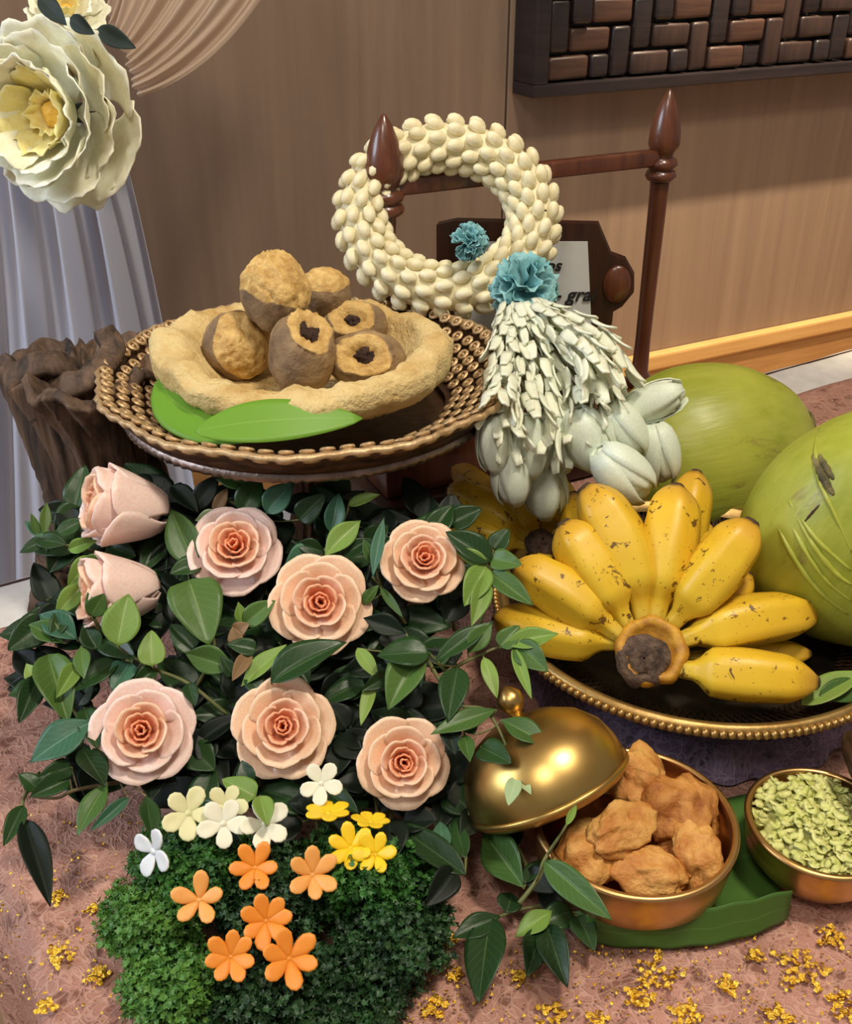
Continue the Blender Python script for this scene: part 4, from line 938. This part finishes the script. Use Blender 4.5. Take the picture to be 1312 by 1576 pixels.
def bun(px, py, z, rx, ry, label, seed, hole=None, crumb=(0, 1, .3), lim=.35, ridges=0, roll=0, taper=0):
    c = PZ(px, py, z); a, b = pxm(c, rx), pxm(c, ry)
    t_ = thing('stuffed_bun', label, 'bun', c, 'buns in the batter basket')
    vx = (CAM-c).normalized(); X = Vector((1, 0, 0)); Yv = vx.cross(X).normalized(); Xv = Yv.cross(vx)
    T = Matrix((Xv, Yv, vx)).transposed().to_4x4() @ Matrix.Rotation(roll, 4, 'Z'); T.translation = c
    hd = Vector(hole).normalized() if hole else None; cd_ = hd or Vector(crumb).normalized()
    vs_, fs = ball(1, 1, 1, 60, 46); out = []; al = []
    for d in vs_:
        q = d.dot(cd_); mask = max(0, min(1, .5+(q-(.66 if hd else lim))*3.0)); al.append(mask)
        k = 1+.07*fbm(d, 1.5, seed)+.02*fbm(d, 6, seed, 3)+mask*.06*fbm(d, 5, seed+2, 3)
        if ridges and not hd: k += mask*ridges*sin(math.atan2(d.x, d.z)*8+4*nz(d, 2, seed))
        k *= 1-taper*d.y
        if hd and q > .66:
            flat = .66/q; k *= .55*flat+.45 if q < .0 else flat*1.06
            e = q+.05*nz(d, 5, seed+4)
            if e > .84: k -= .40*min(1, (e-.84)/.05)
        out.append(Vector((d.x*a*k, d.y*b*k, d.z*min(a, b)*.98*k)))
    part('crust', mk('crust', out, fs, M['bun'], True, None, al), None, t_, T)
    if hd:
        kk = .30; pos = T @ Vector((hd.x*a*kk, hd.y*b*kk, hd.z*min(a, b)*kk))
        part('filling', mk('filling', *lump(a*.36, b*.30, min(a, b)*.22, seed+3, .6, 34, 24, .5)), M['filling'], t_, Matrix.Translation(pos) @ T.to_3x3().to_4x4(), 'dark bean filling')
bun(424, 452, .335, 52, 62, 'tallest golden topped bun standing at the back left of the pile', 1, crumb=(.35, .8, .25), lim=.0, ridges=.05, roll=.25)
bun(366, 532, .285, 54, 54, 'round rough-topped bun at the far left of the basket', 2, crumb=(.35, .1, .8), lim=.35)
bun(466, 536, .300, 52, 66, 'upright brown bun in the middle with dark filling showing at its top', 3, hole=(.28, .66, .62), roll=-.05, taper=.12)
bun(562, 553, .285, 62, 44, 'cut-open bun on the right showing a large dark filling', 4, hole=(-.05, .22, 1))
bun(500, 452, .315, 42, 40, 'small brown bun at the back behind the upright one', 5)
bun(548, 502, .290, 50, 38, 'dark bun behind the cut-open one', 6, hole=(-.2, .5, .9))

# ================================================================ STUMP
st = thing('driftwood_stump', 'weathered dark driftwood stump with twisted grain, left behind the roses', 'driftwood', (-.315, .925, .006))
def stumpf(r, z, a):
    t_ = z/.28
    tw = a+1.1*t_
    k = 1+.15*cos(3*tw+1)+.16*abs(sin(5*tw+.8*sin(z*30)))+.07*abs(sin(12*tw+2*sin(z*22)))+.10*abs(nz((cos(tw)*3.2, sin(tw)*3.2, z*3), 1.6))*2+.05*nz((cos(tw)*9, sin(tw)*9, z*9), 1.5)
    zz = z + (.028*nz((cos(a)*1.8, sin(a)*1.8, 3), 1.4)+.012*nz((cos(a)*6, sin(a)*6, 3), 1.4))*max(0, t_-.6)*2.5
    return r*k, zz
pr = [(.052, 0), (.047, .02), (.042, .05), (.040, .09), (.041, .13), (.045, .17), (.050, .20), (.058, .225), (.064, .24), (.056, .246), (.045, .235), (.03, .225), (.001, .22)]
pp = []
for i in range(len(pr)-1):
    for q in range(4): pp.append(tuple(pr[i][k]*(1-q/4)+pr[i+1][k]*q/4 for k in (0, 1)))
pp.append(pr[-1])
SMT = Matrix.Translation((-.322, .925, .006))
part('trunk', mk('trunk', *lathe(pp, 130, stumpf)), M['driftwood'], st, SMT)
def limb(pts, r0, r1):
    sp_ = spline(pts, 8); n = len(sp_)
    v, f_, _ = tube(sp_, [(r0+(r1-r0)*i/n)*(1+.22*nz((i*.3, 0, 0), 1)) for i in range(n)], 16, True, lambda a: 1+.16*cos(4*a)+.08*sin(7*a)); return mk('limb', v, f_)
part('limb', limb([PY(60, 640, .90), PY(95, 605, .895), PY(140, 588, .89), PY(175, 545, .93), PY(160, 512, .945)], .014, .011), M['driftwood'], st)
part('limb', limb([PY(20, 590, .90), PY(65, 565, .90), PY(108, 572, .91), PY(118, 600, .92)], .014, .009), M['driftwood'], st)
part('limb', limb([PY(230, 640, .965), PY(215, 700, .965), PY(240, 760, .94), PY(250, 800, .93)], .018, .02), M['driftwood'], st)
part('limb', limb([PY(90, 850, .90), PZ(84, 880, .035), PZ(76, 915, .03), PZ(70, 940, .026)], .022, .018), M['driftwood'], st)

# ================================================================ GARLAND STAND
PL = PY(592, 250, 1.10); PRt = PY(1020, 245, 1.255); ZB0 = .092
ZT = .445
gs = thing('garland_stand', 'red-brown turned wood stand with pointed finials carrying the flower garland', 'stand', ((PL.x+PRt.x)/2, (PL.y+PRt.y)/2, .006))
def post(x, y, zt_, sc):
    pr_ = [(.001, ZB0), (.016, ZB0), (.016, ZB0+.012), (.0105, ZB0+.02), (.0095, ZB0+.06), (.0108, zt_-.115), (.0115, zt_-.10)]
    part('post', mk('post', *lathe(pr_, 20)), M['rosewood'], gs, Matrix.Translation((x, y, 0)))
    z = zt_-.10
    fp = [(.0115, z), (.019, z+.002), (.0215, z+.007), (.019, z+.012), (.015, z+.0135), (.019, z+.015), (.0215, z+.020), (.019, z+.025), (.013, z+.028), (.017, z+.032), (.0215, z+.042), (.0205, z+.056), (.0165, z+.072), (.010, z+.088), (.003, z+.099), (.0005, z+.101)]
    part('finial', mk('finial', *lathe([(r_*sc, q) for r_, q in fp], 24)), M['rosewood'], gs, Matrix.Translation((x, y, 0)))
ztl = PY(592, 176, 1.10).z; ztr = PY(1022, 138, 1.255).z
post(PL.x, PL.y, ztl, .95); post(PRt.x, PRt.y, ztr, .85)
zl = PY(600, 280, 1.10).z; zr = PY(900, 262, 1.21).z
u_ = Vector((PRt.x-PL.x, PRt.y-PL.y, 0)); ln = u_.length; u_.normalize()
BM = Matrix((u_, Vector((-u_.y, u_.x, 0)), Vector((0, 0, 1)))).transposed().to_4x4(); BM.translation = (PL.x, PL.y, 0)
zc = (zl+zr)/2
part('crossbar', mk('crossbar', *box(.008, ln-.008, -.008, .008, zc-.009, zc+.009, .003)), M['rosewood'], gs, BM)
part('base', mk('base', *box(-.035, ln+.025, -.05, .05, .006, .03, .004)), M['darkwood'], gs, BM)
part('base_step', mk('base_step', *box(-.02, ln+.018, -.035, .035, .0305, ZB0-.001, .004)), M['rosewood'], gs, BM)

# sign
sg = thing('card_holder', 'dark wood card holder with curved carved side standing behind the garland tassel', 'card holder', PY(860, 520, 1.145))
SY = 1.145
def sp3(x, y, yy=SY): return PY(x, y, yy)
out = [(672, 346), (700, 340), (920, 345), (940, 392), (962, 400), (976, 425), (976, 450), (958, 472), (944, 480), (942, 500), (912, 505), (911, 620), (700, 625), (672, 600)]
vs_ = [sp3(x, y) for x, y in out]; n = len(vs_); vv = vs_+[p+Vector((.003, .014, 0)) for p in vs_]
part('board', mk('board', vv, [tuple(range(n-1, -1, -1)), tuple(range(n, 2*n))]+[(i, (i+1) % n, n+(i+1) % n, n+i) for i in range(n)], M['darkwood'], False), None, sg)
part('side_scroll', mk('side_scroll', *ball(pxm(vs_[5], 22), .006, pxm(vs_[5], 30), 20, 12)), M['rosewood'], sg, Matrix.Translation(sp3(950, 438, SY-.001)))
cardo = [(715, 372), (905, 372), (912, 530), (715, 540)]
vs_ = [sp3(x, y, SY-.004) for x, y in cardo]; vv = vs_+[p+Vector((0, .0015, 0)) for p in vs_]
cardob = solo('name_card', mk('card', vv, [(3, 2, 1, 0), (4, 5, 6, 7)]+[(i, (i+1) % 4, 4+(i+1) % 4, 4+i) for i in range(4)], M['card'], False), None, 'grey white printed card with black italic lettering on the dark holder', 'card')
def text(s, px, py, h, parent):
    cu = bpy.data.curves.new('lettering', 'FONT'); cu.body = s; cu.size = pxm(sp3(px, py), h); cu.shear = .3; cu.extrude = .0002; cu.offset = .0004
    o = bpy.data.objects.new('lettering', cu); COL.objects.link(o)
    dg = bpy.context.evaluated_depsgraph_get(); me = bpy.data.meshes.new_from_object(o.evaluated_get(dg)); bpy.data.objects.remove(o)
    part('lettering', me, M['ink'], parent, Matrix.Translation(sp3(px, py, SY-.0055)) @ Matrix.Rotation(pi/2, 4, 'X'))
text('ps', 840, 417, 26, cardob); text('- grai', 853, 463, 30, cardob)

# ================================================================ GARLAND
GC = PY(690, 335, 1.095)
ga = thing('flower_garland', 'jasmine bud garland ring with blue carnations and a long pale flower tassel', 'garland', GC)
vx = (CAM-GC); vx.z = 0.1*vx.length; vx.normalize()
RA = Vector((1, .08, 0)).normalized(); RB = Vector((-.05, .55, 1)).normalized()
ra = pxm(GC, 134); rb = pxm(GC, 112); rt = pxm(GC, 36)
core = []
NR = 30
bud = mk('jasmine_bud', *ball(.0068, .0068, .0098, 8, 6))
cnt = 0
ringpts = []
for k in range(NR):
    a = 2*pi*k/NR; p = GC+RA*ra*cos(a)+RB*rb*sin(a); tgt = (-RA*ra*sin(a)+RB*rb*cos(a)).normalized()
    ringpts.append(p)
    nrm = RA.cross(RB).normalized(); o_ = tgt.cross(nrm).normalized()
    for q in range(9):
        b = 2*pi*(q+.5*(k % 2))/9; d = nrm*cos(b)+o_*sin(b)
        part('jasmine_bud', bud, M['jasmine'], ga, frz(p+d*rt, tgt*.8+d*.35)); cnt += 1
v, f_, _ = tube(ringpts+[ringpts[0]], rt*.9, 12, False); part('ring_core', mk('ring_core', v, f_), M['jasmine'], ga)
def carn(px, py, y, size, seed):
    c = PY(px, py, y); s = pxm(c, size/2); rr = random.Random(seed); A = Acc()
    for k in range(40):
        d = Vector((rr.gauss(0, 1), rr.gauss(0, 1)-.6, rr.gauss(0, 1))).normalized()
        v, f_ = petal(.02, .62, .05, .86, .95, .12, .8, .16, rr.random()*30, .02, 10, 6, .08)[:2]
        A.add(v, f_, Matrix.Translation(c) @ frz((0, 0, 0), d, rr.random()*6) @ S(s))
    part('carnation', A.mesh('carnation', M['carnation']), None, ga, label='frilly pale blue carnation')
carn(806, 446, 1.00, 104, 1); carn(722, 372, 1.045, 56, 2)
# tassel of crown flowers: strands from the carnation down
def crownf():
    A = Acc()
    for k in range(5):
        a = 2*pi*k/5
        def f(u, v): 
            w_ = .30*(1-.55*abs(v-.35)); x = .34*(1-.35*v)+.05*v; ph = (u-.5)*w_*3.2
            return (x*cos(ph)+.16*v*v, x*sin(ph), v)
        v, f_, uv = sheet(f, 4, 5, .05); A.add(v, f_, Matrix.Rotation(a, 4, 'Z'))
    return A.mesh('crown_flower', M['crown_flower'])
CF = crownf()
def budmesh(seed):
    rr = random.Random(seed); A = Acc(); v, f_ = ball(.40, .40, .62, 14, 10); A.add(v, f_, Matrix.Translation((0, 0, .62)))
    for L in range(3):
        for k in range(3):
            def f(u, v):
                a = (u*2-1)*(1.05-.3*v)*(1-.5*v**3); z = v*(1.22-.14*L); zz = (z-.62)/.64
                r_ = .43*math.sqrt(max(.02, 1-zz*zz*.97))+.02+.03*(2-L)+.04*v*v*(L == 0); return (r_*cos(a), r_*sin(a), z)
            v, f_, uv = sheet(f, 6, 7, .03); A.add(v, f_, Matrix.Rotation(2*pi*(k+.33*L)/3+rr.random()*.3, 4, 'Z'))
    return A.mesh('flower_bud', M['lotus_bud'])
BD = budmesh(1)
rr = random.Random(4)
ends = [((785, 478), (766, 590), (785, 705), .97, .81), ((795, 480), (800, 590), (838, 668), .96, .82), ((800, 478), (835, 590), (842, 730), .96, .82), ((812, 476), (885, 590), (905, 640), .96, .84), ((820, 474), (900, 560), (945, 630), .96, .85), ((826, 474), (915, 530), (972, 602), .97, .87), ((800, 480), (870, 610), (890, 700), .96, .835), ((790, 485), (780, 580), (758, 650), .97, .81), ((825, 480), (890, 540), (930, 590), .95, .84)]
for si, (a, b, c, y0_, y1_) in enumerate(ends):
    c = (c[0]-(c[0]-b[0])*.30, c[1]-(c[1]-b[1])*.30); b = (b[0], b[1]-12)
    pts = spline([PY(*a, y0_), PY(b[0], b[1], (y0_+y1_)/2-.012), PY(*c, y1_)], 8)
    L = sum((pts[i+1]-pts[i]).length for i in range(len(pts)-1)); n = max(5, int(L/.0165)); 
    for k in range(n):
        q = k/n*(len(pts)-1); i = int(q); p = pts[i].lerp(pts[i+1], q-i); d = (pts[i+1]-pts[i]).normalized()
        part('crown_flower', CF, None, ga, frz(p+Vector((rr.uniform(-.002, .002), -.002*rr.random(), 0)), d+Vector((rr.uniform(-.15, .15), -.25, .0)), rr.random()*6) @ S(.031+.010*k/n, .031+.010*k/n, .024+.007*k/n))
    v, f_, _ = tube(pts, .001, 5); part('strand', mk('strand', v, f_), M['stem'], ga)
buds = [(783, 700, 790, 762, .81, 50), (838, 722, 842, 782, .84, 56), (850, 640, 858, 712, .845, 56), (890, 640, 915, 706, .83, 60), (940, 632, 972, 690, .84, 58), (928, 700, 985, 752, .80, 62), (968, 634, 1040, 606, .86, 48), (1008, 660, 1018, 728, .845, 54), (812, 650, 812, 720, .82, 50), (758, 650, 763, 712, .81, 46)]
for (x0_, y0_, x1_, y1_, y, w_) in buds:
    a = PY(x0_, y0_, y+.004); b = PY(x1_, y1_, y); s = pxm(a, w_*1.22)
    part('flower_bud', BD, None, ga, frz(a-(b-a).normalized()*.006, b-a, rr.random()*6) @ S(s, s, ((b-a).length+.012)*.85))
